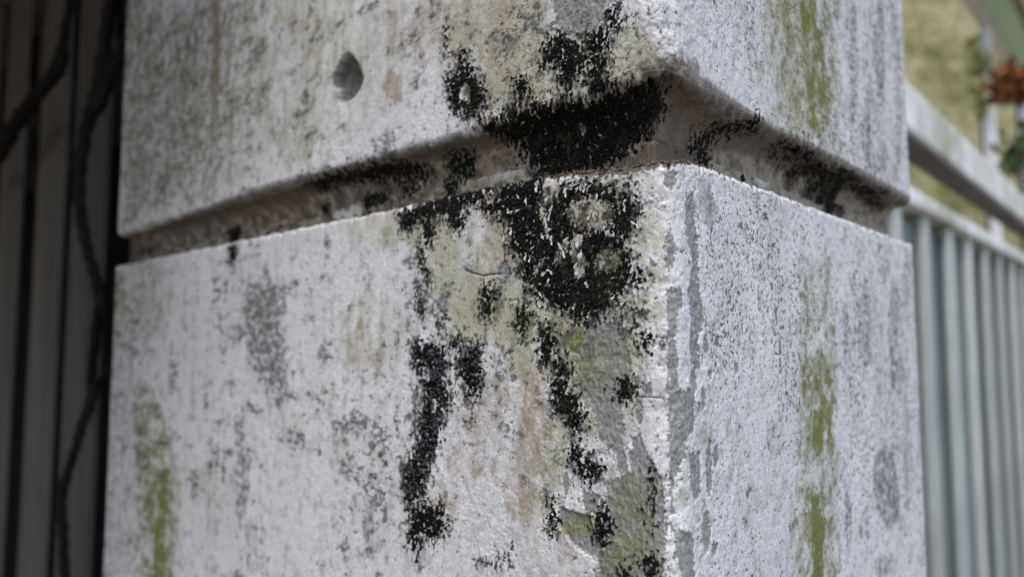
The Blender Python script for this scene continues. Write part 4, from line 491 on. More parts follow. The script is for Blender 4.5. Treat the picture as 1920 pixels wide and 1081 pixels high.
FEAT['grey'] = [
  ('W',[(-248.2,-25.7),(-224.0,-16.4),(-200.8,-28.2),(-202.5,-43.3),(-198.9,-68.2),(-205.1,-90.7),(-218.1,-79.0),(-237.2,-69.2),(-252.6,-47.7)],0.85,5,0.12,8),
  ('W',[(-252.8,-91.4),(-241.6,-88.0),(-235.8,-111.2),(-235.9,-137.1),(-243.4,-148.7),(-250.2,-131.4)],0.75,3,0.15,4),
  ('W',[(-147.7,-104.5),(-148.1,-107.2),(-149.6,-109.3),(-151.7,-110.2),(-153.8,-109.8),(-155.4,-108.0),(-156.1,-105.5),(-155.6,-102.7),(-154.1,-100.7),(-152.0,-99.7),(-149.9,-100.2),(-148.3,-102.0)],0.75,2.4,0.28,2),
  ('W',[(-121.8,-99.2),(-122.4,-101.7),(-124.1,-103.7),(-126.5,-104.6),(-128.9,-104.2),(-130.7,-102.6),(-131.4,-100.2),(-130.8,-97.6),(-129.1,-95.6),(-126.7,-94.7),(-124.3,-95.1),(-122.5,-96.8)],0.7,2.4,0.28,2),
  ('W',[(-132.6,-123.2),(-133.1,-127.7),(-134.7,-131.1),(-137.0,-132.7),(-139.3,-132.0),(-141.1,-129.0),(-141.9,-124.7),(-141.4,-120.2),(-139.7,-116.7),(-137.4,-115.2),(-135.1,-116.0),(-133.3,-119.0)],0.65,2.4,0.28,2),
  ('W',[(-142.0,-119.4),(-142.5,-121.6),(-144.1,-123.4),(-146.3,-124.4),(-148.6,-124.1),(-150.3,-122.8),(-151.0,-120.8),(-150.4,-118.5),(-148.8,-116.7),(-146.6,-115.8),(-144.3,-116.1),(-142.7,-117.4)],0.5,2.4,0.28,2),
  ('W',[(-125.1,-132.6),(-125.7,-133.9),(-127.1,-135.1),(-129.2,-135.8),(-131.2,-135.9),(-132.8,-135.3),(-133.4,-134.1),(-132.8,-132.8),(-131.3,-131.6),(-129.3,-130.9),(-127.2,-130.9),(-125.7,-131.5)],0.6,2.4,0.28,2),
  ('W',[(-167.1,-146.6),(-167.5,-148.9),(-169.0,-150.8),(-171.0,-151.8),(-173.1,-151.7),(-174.7,-150.3),(-175.3,-148.2),(-174.9,-145.9),(-173.4,-143.9),(-171.3,-142.9),(-169.3,-143.1),(-167.7,-144.5)],0.45,2.4,0.28,2),
  ('W',[(-132.6,-36.3),(-133.2,-37.8),(-135.1,-38.8),(-137.6,-39.1),(-140.2,-38.6),(-142.1,-37.4),(-142.9,-35.8),(-142.2,-34.3),(-140.3,-33.2),(-137.8,-33.0),(-135.2,-33.5),(-133.3,-34.7)],0.4,2.4,0.28,2),
  ('W',[(-120.4,-74.4),(-120.8,-76.5),(-122.3,-78.1),(-124.3,-78.7),(-126.4,-78.3),(-127.9,-76.8),(-128.5,-74.8),(-128.0,-72.6),(-126.5,-71.0),(-124.5,-70.4),(-122.4,-70.9),(-120.9,-72.3)],0.4,2.4,0.28,2),
  ('W',[(-145.6,-86.5),(-146.9,-93.1),(-150.9,-98.3),(-156.6,-100.6),(-162.7,-99.4),(-167.3,-94.9),(-169.2,-88.2),(-167.8,-81.2),(-163.5,-76.0),(-157.5,-73.9),(-151.6,-75.4),(-147.3,-80.0)],0.3,2.4,0.28,2),
  ('W',[(-214.9,-148.7),(-216.1,-156.3),(-220.2,-162.5),(-226.2,-165.8),(-232.6,-165.1),(-237.6,-160.5),(-239.8,-153.3),(-238.5,-145.3),(-234.1,-138.9),(-227.9,-135.9),(-221.6,-136.9),(-216.9,-141.6)],0.5,2.4,0.28,2),
  ('W',[(-132.2,-68.5),(-133.0,-70.7),(-135.3,-72.4),(-138.5,-73.1),(-141.8,-72.6),(-144.3,-71.1),(-145.3,-69.0),(-144.5,-66.7),(-142.1,-65.1),(-138.8,-64.4),(-135.5,-64.9),(-133.1,-66.4)],0.45,2.4,0.28,2),
  ('W',[(-115.7,-110.6),(-116.2,-114.6),(-117.8,-117.8),(-120.1,-119.2),(-122.4,-118.5),(-124.2,-115.8),(-124.9,-111.8),(-124.4,-107.7),(-122.7,-104.5),(-120.4,-103.1),(-118.1,-103.9),(-116.4,-106.6)],0.5,2.4,0.28,2),
  ('W',[(-152.1,-119.9),(-152.5,-124.3),(-153.8,-127.6),(-155.7,-129.1),(-157.7,-128.3),(-159.2,-125.3),(-159.9,-121.0),(-159.5,-116.5),(-158.2,-113.1),(-156.3,-111.7),(-154.3,-112.6),(-152.8,-115.6)],0.4,2.4,0.28,2),
  ('W',[(-114.8,-55.7),(-115.2,-57.7),(-116.3,-59.3),(-118.0,-59.8),(-119.7,-59.3),(-120.9,-57.8),(-121.4,-55.7),(-121.0,-53.6),(-119.8,-52.1),(-118.1,-51.5),(-116.5,-52.1),(-115.2,-53.6)],0.4,2.4,0.28,2),
  ('W',[(-206.1,-98.2),(-206.7,-103.2),(-208.6,-107.0),(-211.5,-108.7),(-214.5,-107.7),(-216.9,-104.2),(-218.0,-99.3),(-217.5,-94.2),(-215.5,-90.3),(-212.5,-88.8),(-209.5,-89.9),(-207.2,-93.4)],0.3,2.4,0.28,2),
  ('W',[(-318.4,-59.1),(-320.0,-61.0),(-324.8,-62.4),(-331.5,-63.0),(-338.5,-62.6),(-343.8,-61.2),(-345.9,-59.3),(-344.2,-57.4),(-339.1,-56.0),(-332.2,-55.4),(-325.3,-55.9),(-320.3,-57.3)],0.35,2.4,0.28,2),
  ('W',[(-136.6,-92.2),(-137.2,-94.0),(-139.0,-95.4),(-141.6,-96.1),(-144.2,-95.9),(-146.1,-94.8),(-146.9,-93.1),(-146.2,-91.3),(-144.3,-89.9),(-141.8,-89.2),(-139.2,-89.5),(-137.3,-90.6)],0.4,2.4,0.28,2),
  ('W',[(-111.1,-81.0),(-111.5,-82.4),(-112.6,-83.6),(-114.2,-84.0),(-115.9,-83.8),(-117.1,-82.8),(-117.6,-81.4),(-117.1,-80.0),(-116.0,-78.9),(-114.3,-78.4),(-112.7,-78.7),(-111.5,-79.6)],0.6,2.4,0.28,2),
  ('W',[(-148.2,-22.0),(-148.5,-24.0),(-149.6,-25.5),(-151.2,-25.9),(-152.7,-25.2),(-154.0,-23.7),(-154.4,-21.6),(-154.1,-19.5),(-153.0,-18.1),(-151.4,-17.7),(-149.8,-18.3),(-148.7,-19.9)],0.4,2.4,0.28,2),
  ('W',[(-136.8,-27.3),(-137.1,-30.1),(-138.1,-32.2),(-139.6,-32.9),(-141.1,-32.0),(-142.2,-29.8),(-142.7,-26.9),(-142.4,-24.0),(-141.4,-22.0),(-139.9,-21.3),(-138.4,-22.2),(-137.3,-24.4)],0.4,2.4,0.28,2),
  ('W',[(146.1,-48.9),(144.7,-55.8),(142.5,-60.7),(140.0,-62.5),(137.9,-60.6),(136.7,-55.7),(136.8,-49.0),(138.1,-42.3),(140.4,-37.3),(142.9,-35.3),(145.1,-37.1),(146.2,-42.0)],0.7,2.2,0.3,1.6),
  ('W',[(175.1,-43.6),(172.7,-49.7),(167.7,-54.2),(161.6,-55.8),(156.0,-54.2),(152.3,-50.0),(151.5,-44.2),(153.6,-38.3),(158.3,-33.8),(164.4,-31.9),(170.2,-33.2),(174.2,-37.5)],0.55,2.2,0.3,1.6),
  ('W',[(227.5,-34.1),(225.3,-40.2),(221.2,-44.6),(216.2,-46.3),(211.9,-44.8),(209.2,-40.6),(208.8,-34.9),(210.8,-28.9),(214.8,-24.4),(219.7,-22.5),(224.2,-23.8),(227.1,-28.1)],0.7,2.2,0.3,1.6),
  ('W',[(229.3,-66.8),(227.4,-71.6),(223.7,-75.0),(219.3,-76.1),(215.3,-74.7),(212.8,-71.1),(212.4,-66.4),(214.2,-61.7),(217.7,-58.2),(222.2,-57.0),(226.3,-58.3),(228.9,-61.9)],0.6,2.2,0.3,1.6),
  ('W',[(191.3,-73.4),(189.8,-78.3),(186.9,-81.8),(183.5,-82.9),(180.5,-81.4),(178.6,-77.8),(178.4,-72.9),(179.9,-68.1),(182.7,-64.6),(186.1,-63.3),(189.2,-64.7),(191.1,-68.4)],0.4,2.2,0.3,1.6),
  ('W',[(110.4,-57.8),(109.7,-60.9),(108.2,-63.1),(106.5,-63.9),(104.9,-63.0),(103.9,-60.8),(103.7,-57.7),(104.4,-54.6),(105.8,-52.4),(107.6,-51.5),(109.2,-52.4),(110.2,-54.6)],0.3,2.2,0.3,1.6),
  ('W',[(162.4,-133.5),(161.1,-137.1),(158.4,-139.4),(155.2,-139.8),(152.2,-138.2),(150.2,-135.0),(149.8,-131.2),(151.1,-127.7),(153.7,-125.3),(156.9,-124.8),(160.0,-126.4),(162.0,-129.5)],0.5,2.2,0.3,1.6),
  ('W',[(141.8,-106.9),(140.8,-111.1),(139.3,-114.1),(137.6,-115.0),(136.1,-113.6),(135.3,-110.4),(135.3,-106.1),(136.2,-101.8),(137.7,-98.8),(139.4,-97.8),(140.9,-99.2),(141.8,-102.5)],0.3,2.2,0.3,1.6),
  ('W',[(219.8,-134.8),(217.8,-140.9),(214.5,-144.9),(210.6,-145.9),(207.4,-143.6),(205.5,-138.7),(205.4,-132.5),(207.3,-126.4),(210.5,-122.3),(214.4,-121.1),(217.8,-123.3),(219.8,-128.3)],0.4,2.2,0.3,1.6),
  ('W',[(203.2,-159.4),(200.1,-161.9),(192.4,-162.5),(182.7,-161.0),(173.6,-158.1),(167.4,-154.5),(165.4,-151.1),(168.1,-148.7),(175.0,-148.0),(184.4,-149.1),(193.9,-151.9),(201.0,-155.7)],0.6,2.2,0.3,1.6),
  ('W',[(140.7,-104.5),(139.8,-105.8),(137.8,-106.5),(135.2,-106.5),(132.7,-105.8),(131.0,-104.7),(130.5,-103.3),(131.3,-102.1),(133.2,-101.4),(135.8,-101.4),(138.3,-102.0),(140.1,-103.2)],0.5,2.2,0.3,1.6),
  ('W',[(208.7,-16.3),(206.6,-21.0),(202.3,-24.5),(196.9,-26.1),(191.9,-25.2),(188.7,-22.2),(187.9,-18.0),(189.8,-13.5),(194.0,-9.9),(199.3,-8.2),(204.4,-8.9),(207.9,-11.9)],0.5,2.2,0.3,1.6),
  ('W',[(169.0,-12.1),(167.7,-15.9),(165.2,-18.8),(162.1,-20.0),(159.3,-19.3),(157.4,-16.8),(157.1,-13.3),(158.3,-9.6),(160.7,-6.7),(163.8,-5.4),(166.7,-6.0),(168.6,-8.5)],0.4,2.2,0.3,1.6),
  ('W',[(174.5,-103.8),(191.0,-100.7),(200.4,-106.7),(209.0,-120.4),(210.3,-135.8),(195.5,-141.1),(182.7,-137.1),(175.9,-123.0),(170.0,-115.1)],0.8,1.6,0.3,1.2),
  ('U',[(176.0,93.2),(172.9,80.5),(167.3,70.4),(160.9,65.6),(155.3,67.0),(151.9,74.1),(151.6,85.1),(154.4,97.3),(159.7,107.5),(166.1,113.1),(172.1,112.2),(175.7,104.9)],0.45,2.2,0.3,1.6),
  ('U',[(203.5,102.2),(200.8,88.9),(197.0,78.8),(193.1,74.5),(190.1,76.9),(188.7,85.3),(189.3,97.5),(191.8,110.6),(195.6,120.9),(199.6,125.8),(202.7,123.6),(204.2,114.9)],0.4,2.2,0.3,1.6),
  ('U',[(243.9,115.5),(241.5,105.7),(237.8,98.1),(233.8,94.5),(230.6,95.9),(229.0,101.8),(229.3,110.7),(231.6,120.3),(235.2,128.0),(239.2,131.9),(242.6,130.7),(244.3,124.6)],0.6,2.2,0.3,1.6),
  ('U',[(216.4,85.2),(215.5,83.2),(213.6,81.4),(211.2,80.3),(208.9,80.1),(207.4,80.9),(207.0,82.5),(207.9,84.4),(209.7,86.1),(212.1,87.3),(214.4,87.5),(216.0,86.7)],0.7,2.2,0.3,1.6),
  ('U',[(215.7,73.7),(214.8,72.2),(212.6,70.7),(209.8,69.7),(207.0,69.3),(205.2,69.7),(204.6,70.8),(205.5,72.3),(207.6,73.7),(210.5,74.8),(213.2,75.2),(215.2,74.8)],0.7,2.2,0.3,1.6),
  ('U',[(164.4,51.5),(162.6,46.1),(158.9,41.6),(154.4,39.3),(150.3,39.7),(147.5,42.6),(146.9,47.2),(148.6,52.5),(152.1,56.9),(156.6,59.4),(160.9,59.2),(163.8,56.3)],0.5,2.2,0.3,1.6),
  ('U',[(176.0,46.6),(174.2,38.6),(171.2,32.4),(167.9,29.7),(165.1,31.2),(163.5,36.3),(163.6,43.8),(165.2,51.7),(168.1,57.9),(171.5,60.8),(174.4,59.5),(176.1,54.3)],0.4,2.2,0.3,1.6),
  ('U',[(216.4,39.0),(214.2,33.6),(209.6,29.2),(204.0,27.0),(198.9,27.4),(195.5,30.3),(194.8,34.9),(196.8,40.1),(201.1,44.5),(206.7,47.0),(212.0,46.8),(215.6,43.9)],0.6,2.2,0.3,1.6),
  ('U',[(198.6,31.6),(197.3,28.7),(194.5,26.3),(191.0,25.0),(187.7,25.1),(185.5,26.6),(184.9,29.1),(186.2,31.9),(188.9,34.4),(192.4,35.7),(195.7,35.7),(198.0,34.2)],0.6,2.2,0.3,1.6),
  ('U',[(232.8,33.6),(230.8,29.0),(226.7,25.2),(221.6,23.3),(217.0,23.7),(214.0,26.2),(213.4,30.2),(215.2,34.7),(219.1,38.4),(224.1,40.5),(228.9,40.3),(232.1,37.7)],0.5,2.2,0.3,1.6),
  ('U',[(61.1,55.4),(59.6,49.1),(56.1,43.8),(51.7,41.0),(47.7,41.3),(44.9,44.5),(44.1,49.8),(45.5,55.8),(48.8,61.1),(53.1,64.2),(57.3,64.2),(60.3,61.0)],0.35,2.2,0.3,1.6),
  ('U',[(146.0,90.6),(144.3,82.7),(141.2,76.4),(137.6,73.4),(134.4,74.3),(132.5,78.9),(132.3,85.9),(133.9,93.6),(136.9,100.0),(140.5,103.3),(143.8,102.6),(145.8,97.9)],0.4,2.2,0.3,1.6),
  ('U',[(72.9,41.2),(72.1,37.0),(70.5,33.7),(68.6,32.2),(66.8,32.7),(65.7,35.3),(65.4,39.1),(66.2,43.3),(67.7,46.6),(69.7,48.2),(71.5,47.7),(72.7,45.1)],0.5,2.2,0.3,1.6),
  ('U',[(62.2,51.8),(61.4,45.8),(59.8,41.1),(58.0,39.0),(56.3,40.0),(55.3,43.9),(55.2,49.6),(56.0,55.6),(57.5,60.4),(59.4,62.6),(61.1,61.6),(62.1,57.7)],0.4,2.2,0.3,1.6),
  ('U',[(145.6,35.0),(144.4,30.0),(142.0,26.0),(139.2,24.2),(136.6,25.0),(135.1,28.1),(134.8,32.7),(136.0,37.6),(138.3,41.5),(141.2,43.5),(143.8,42.8),(145.4,39.7)],0.4,2.2,0.3,1.6),
  ('U',[(-159.9,37.9),(-160.3,36.1),(-161.5,34.9),(-163.1,34.7),(-164.8,35.6),(-166.1,37.2),(-166.6,39.3),(-166.3,41.1),(-165.1,42.3),(-163.4,42.5),(-161.7,41.6),(-160.5,39.9)],0.65,3,0.22,2.5),
  ('U',[(-153.6,27.2),(-154.0,26.1),(-155.1,25.4),(-156.7,25.4),(-158.3,26.0),(-159.6,27.1),(-160.0,28.4),(-159.6,29.5),(-158.5,30.1),(-156.9,30.2),(-155.2,29.5),(-154.0,28.4)],0.6,3,0.22,2.5),
  ('U',[(-209.8,48.1),(-210.6,45.0),(-213.1,43.2),(-216.7,43.0),(-220.4,44.6),(-223.2,47.5),(-224.4,51.0),(-223.6,54.2),(-221.0,56.0),(-217.3,56.1),(-213.6,54.4),(-210.9,51.5)],0.45,3,0.22,2.5),
  ('U',[(-186.5,76.6),(-187.0,73.6),(-188.6,71.8),(-191.0,71.5),(-193.4,73.0),(-195.2,75.8),(-196.0,79.2),(-195.5,82.2),(-193.8,84.0),(-191.5,84.2),(-189.1,82.7),(-187.3,79.9)],0.2,3,0.22,2.5),
  ('U',[(-334.5,120.3),(-335.0,112.0),(-338.0,106.6),(-342.6,105.5),(-347.8,109.1),(-352.0,116.5),(-354.2,125.7),(-353.6,134.3),(-350.5,139.7),(-345.8,140.6),(-340.6,136.8),(-336.5,129.3)],0.3,3,0.22,2.5),
  ('U',[(-316.1,44.1),(-316.6,41.0),(-318.6,38.9),(-321.5,38.5),(-324.6,39.9),(-327.0,42.6),(-328.1,46.0),(-327.6,49.2),(-325.6,51.2),(-322.6,51.6),(-319.5,50.2),(-317.1,47.4)],0.4,3,0.22,2.5),
  ('U',[(-89.1,66.5),(-89.4,63.5),(-90.2,61.5),(-91.4,61.0),(-92.6,62.2),(-93.5,64.8),(-93.9,68.1),(-93.6,71.1),(-92.7,73.2),(-91.5,73.6),(-90.3,72.4),(-89.4,69.8)],0.5,3,0.22,2.5),
  ('U',[(-85.5,65.4),(-87.8,60.0),(-94.4,57.3),(-103.7,58.3),(-113.6,62.8),(-121.2,69.9),(-124.2,77.6),(-121.5,83.5),(-114.0,85.9),(-104.1,84.3),(-94.6,79.3),(-88.0,72.4)],0.25,3,0.22,2.5),
  ('U',[(-251.8,100.2),(-253.1,93.3),(-257.7,89.1),(-264.4,88.8),(-271.5,92.7),(-277.1,99.7),(-279.6,108.1),(-278.2,115.4),(-273.3,119.5),(-266.4,119.4),(-259.3,115.3),(-254.1,108.2)],0.4,3,0.22,2.5),
  ('U',[(-240.8,60.0),(-241.4,54.5),(-243.7,50.8),(-247.1,49.9),(-250.7,52.2),(-253.6,57.0),(-254.9,63.0),(-254.3,68.7),(-251.9,72.4),(-248.4,73.2),(-244.8,70.8),(-242.0,66.0)],0.4,3,0.22,2.5),
  ('U',[(-321.4,100.2),(-322.2,95.5),(-325.3,92.6),(-329.8,92.3),(-334.6,94.8),(-338.5,99.4),(-340.2,104.9),(-339.4,109.8),(-336.2,112.6),(-331.5,112.7),(-326.8,110.1),(-323.1,105.5)],0.3,3,0.22,2.5),
  ('U',[(-345.8,140.6),(-345.9,130.3),(-348.3,123.4),(-352.2,121.7),(-356.7,125.7),(-360.5,134.5),(-362.7,145.8),(-362.6,156.4),(-360.1,163.4),(-356.1,164.9),(-351.6,160.6),(-347.8,151.7)],0.3,3,0.22,2.5),
  ('U',[(-330.5,56.2),(-333.6,43.6),(-344.3,35.6),(-360.5,34.2),(-378.3,40.4),(-392.8,52.9),(-399.5,68.5),(-396.0,82.3),(-383.4,90.3),(-365.9,90.3),(-348.6,82.9),(-335.9,70.4)],0.15,3,0.22,2.5),
  ('U',[(-449.5,200.4),(-267.6,138.1),(-273.2,34.2),(-428.3,21.0)],0.5,8,0.05,14),  # greys the upper left to stand in for its shade, besides grime
  ('U',[(2.1,36.0),(0.0,30.6),(-1.5,28.8),(-6.9,29.2),(-12.5,31.9),(-16.7,36.1),(-18.2,40.8),(-16.6,44.5),(-12.3,46.2),(-6.6,45.4),(-1.2,42.6),(0.0,38.4)],0.4,2.5,0.4,3),
  ('U',[(-158.2,74.0),(-149.1,65.0),(-146.3,59.5),(-151.2,53.6),(-158.0,52.1),(-163.3,52.4),(-166.0,58.7),(-167.6,66.5),(-162.3,71.9)],0.95,0.1,0.9,0.4),
  ('U',[(-156.6,73.5),(-154.9,71.3),(-160.2,69.9),(-163.7,65.0),(-163.5,57.6),(-161.7,52.3),(-166.7,53.0),(-168.6,59.8),(-168.9,66.8),(-163.2,72.7)],1,0.15,0.9,0.6),  # shadow inside the chip's left and top rim, painted as a crescent
  ('W',[(-464.1,9.2),(-357.9,6.9),(-356.5,-91.9),(-370.6,-199.6),(-435.1,-213.6)],0.4,8,0.05,14),  # shade at the lower block's left end, painted in grey
  ('U',[(171.8,76.3),(169.1,60.2),(165.5,48.3),(162.1,43.4),(159.5,46.8),(158.6,57.5),(159.5,72.7),(162.0,88.6),(165.5,101.0),(169.1,106.4),(171.8,103.2),(172.8,92.1)],0.7,2.6,0.3,1.8),
  ('U',[(218.2,98.5),(214.9,83.3),(210.0,71.8),(204.9,66.8),(200.9,69.4),(199.0,78.8),(199.6,92.7),(202.7,107.5),(207.4,119.4),(212.7,125.1),(216.9,122.8),(218.9,113.0)],0.7,2.6,0.3,1.8),
  ('U',[(245.9,74.2),(241.6,52.6),(236.7,36.8),(232.3,30.7),(229.6,35.5),(229.3,50.0),(231.3,70.6),(235.4,92.0),(240.4,108.7),(244.9,115.8),(247.8,111.1),(248.2,95.7)],0.6,2.6,0.3,1.8),
  ('U',[(188.5,44.1),(186.3,34.6),(182.7,27.3),(178.8,24.2),(175.5,26.0),(173.6,32.1),(173.8,41.0),(175.8,50.4),(179.3,57.8),(183.3,61.3),(186.7,59.7),(188.6,53.4)],0.7,2.6,0.3,1.8),
  ('W',[(220.7,-47.8),(217.2,-62.5),(212.3,-73.0),(207.3,-76.6),(203.4,-72.7),(201.7,-62.3),(202.5,-48.1),(205.7,-33.7),(210.5,-22.8),(215.7,-18.5),(219.8,-22.1),(221.6,-33.0)],0.7,2.6,0.3,1.8),
  ('W',[(177.4,-43.6),(175.1,-54.6),(171.6,-62.5),(167.8,-65.3),(164.8,-62.4),(163.3,-54.6),(163.7,-43.9),(165.9,-33.0),(169.3,-24.8),(173.2,-21.6),(176.3,-24.4),(177.9,-32.4)],0.7,2.6,0.3,1.8),
  ('W',[(233.3,-110.3),(229.8,-125.8),(225.2,-136.7),(220.8,-140.1),(217.8,-135.5),(216.8,-124.0),(218.1,-108.6),(221.5,-93.2),(226.0,-81.8),(230.6,-77.7),(233.8,-82.2),(234.8,-94.2)],0.6,2.6,0.3,1.8),
  ('W',[(141.3,-128.6),(139.6,-138.0),(136.9,-144.5),(134.1,-146.4),(131.9,-143.4),(130.8,-136.2),(131.2,-126.8),(132.8,-117.5),(135.4,-110.8),(138.3,-108.6),(140.6,-111.5),(141.7,-118.9)],0.6,2.6,0.3,1.8),
  ('W',[(207.3,-120.1),(203.4,-128.4),(195.7,-133.5),(186.4,-134.2),(178.0,-130.5),(172.7,-123.6),(171.5,-115.3),(174.7,-107.4),(181.8,-102.1),(191.0,-100.7),(199.9,-103.9),(205.9,-111.1)],0.8,2.6,0.3,1.8),
  ('W',[(248.0,-18.9),(245.4,-27.6),(241.4,-34.1),(237.0,-36.5),(233.3,-34.4),(231.4,-28.4),(231.6,-20.0),(233.9,-11.5),(237.9,-4.9),(242.3,-2.2),(246.1,-4.1),(248.2,-10.3)],0.6,2.6,0.3,1.8),
  ('W',[(-315.9,-28.3),(-301.7,-28.9),(-298.7,-100.4),(-307.0,-101.0)],0.3,3.5,0.16,4),
  ('W',[(-254.7,-5.7),(-244.2,-6.6),(-243.7,-53.2),(-250.0,-53.2)],0.5,3.5,0.16,4),
  ('W',[(-182.4,-14.6),(-170.2,-15.6),(-170.8,-67.5),(-178.1,-67.6)],0.3,3.5,0.16,4),
  ('W',[(-197.6,-107.2),(-183.1,-105.7),(-184.1,-156.8),(-192.5,-158.6)],0.3,3.5,0.16,4),
  ('W',[(-143.9,-11.1),(-136.5,-11.8),(-136.9,-53.5),(-141.3,-53.5)],0.4,3.5,0.16,4),
  ('W',[(-123.7,-28.1),(-116.9,-28.5),(-117.1,-86.5),(-121.1,-86.8)],0.45,3.5,0.16,4),
  ('W',[(-167.8,-81.2),(-154.9,-80.5),(-156.0,-133.5),(-163.4,-134.8)],0.4,3.5,0.16,4),
  ('W',[(-280.8,-144.1),(-266.0,-141.8),(-266.5,-177.0),(-275.7,-179.0)],0.3,3.5,0.16,4),
]
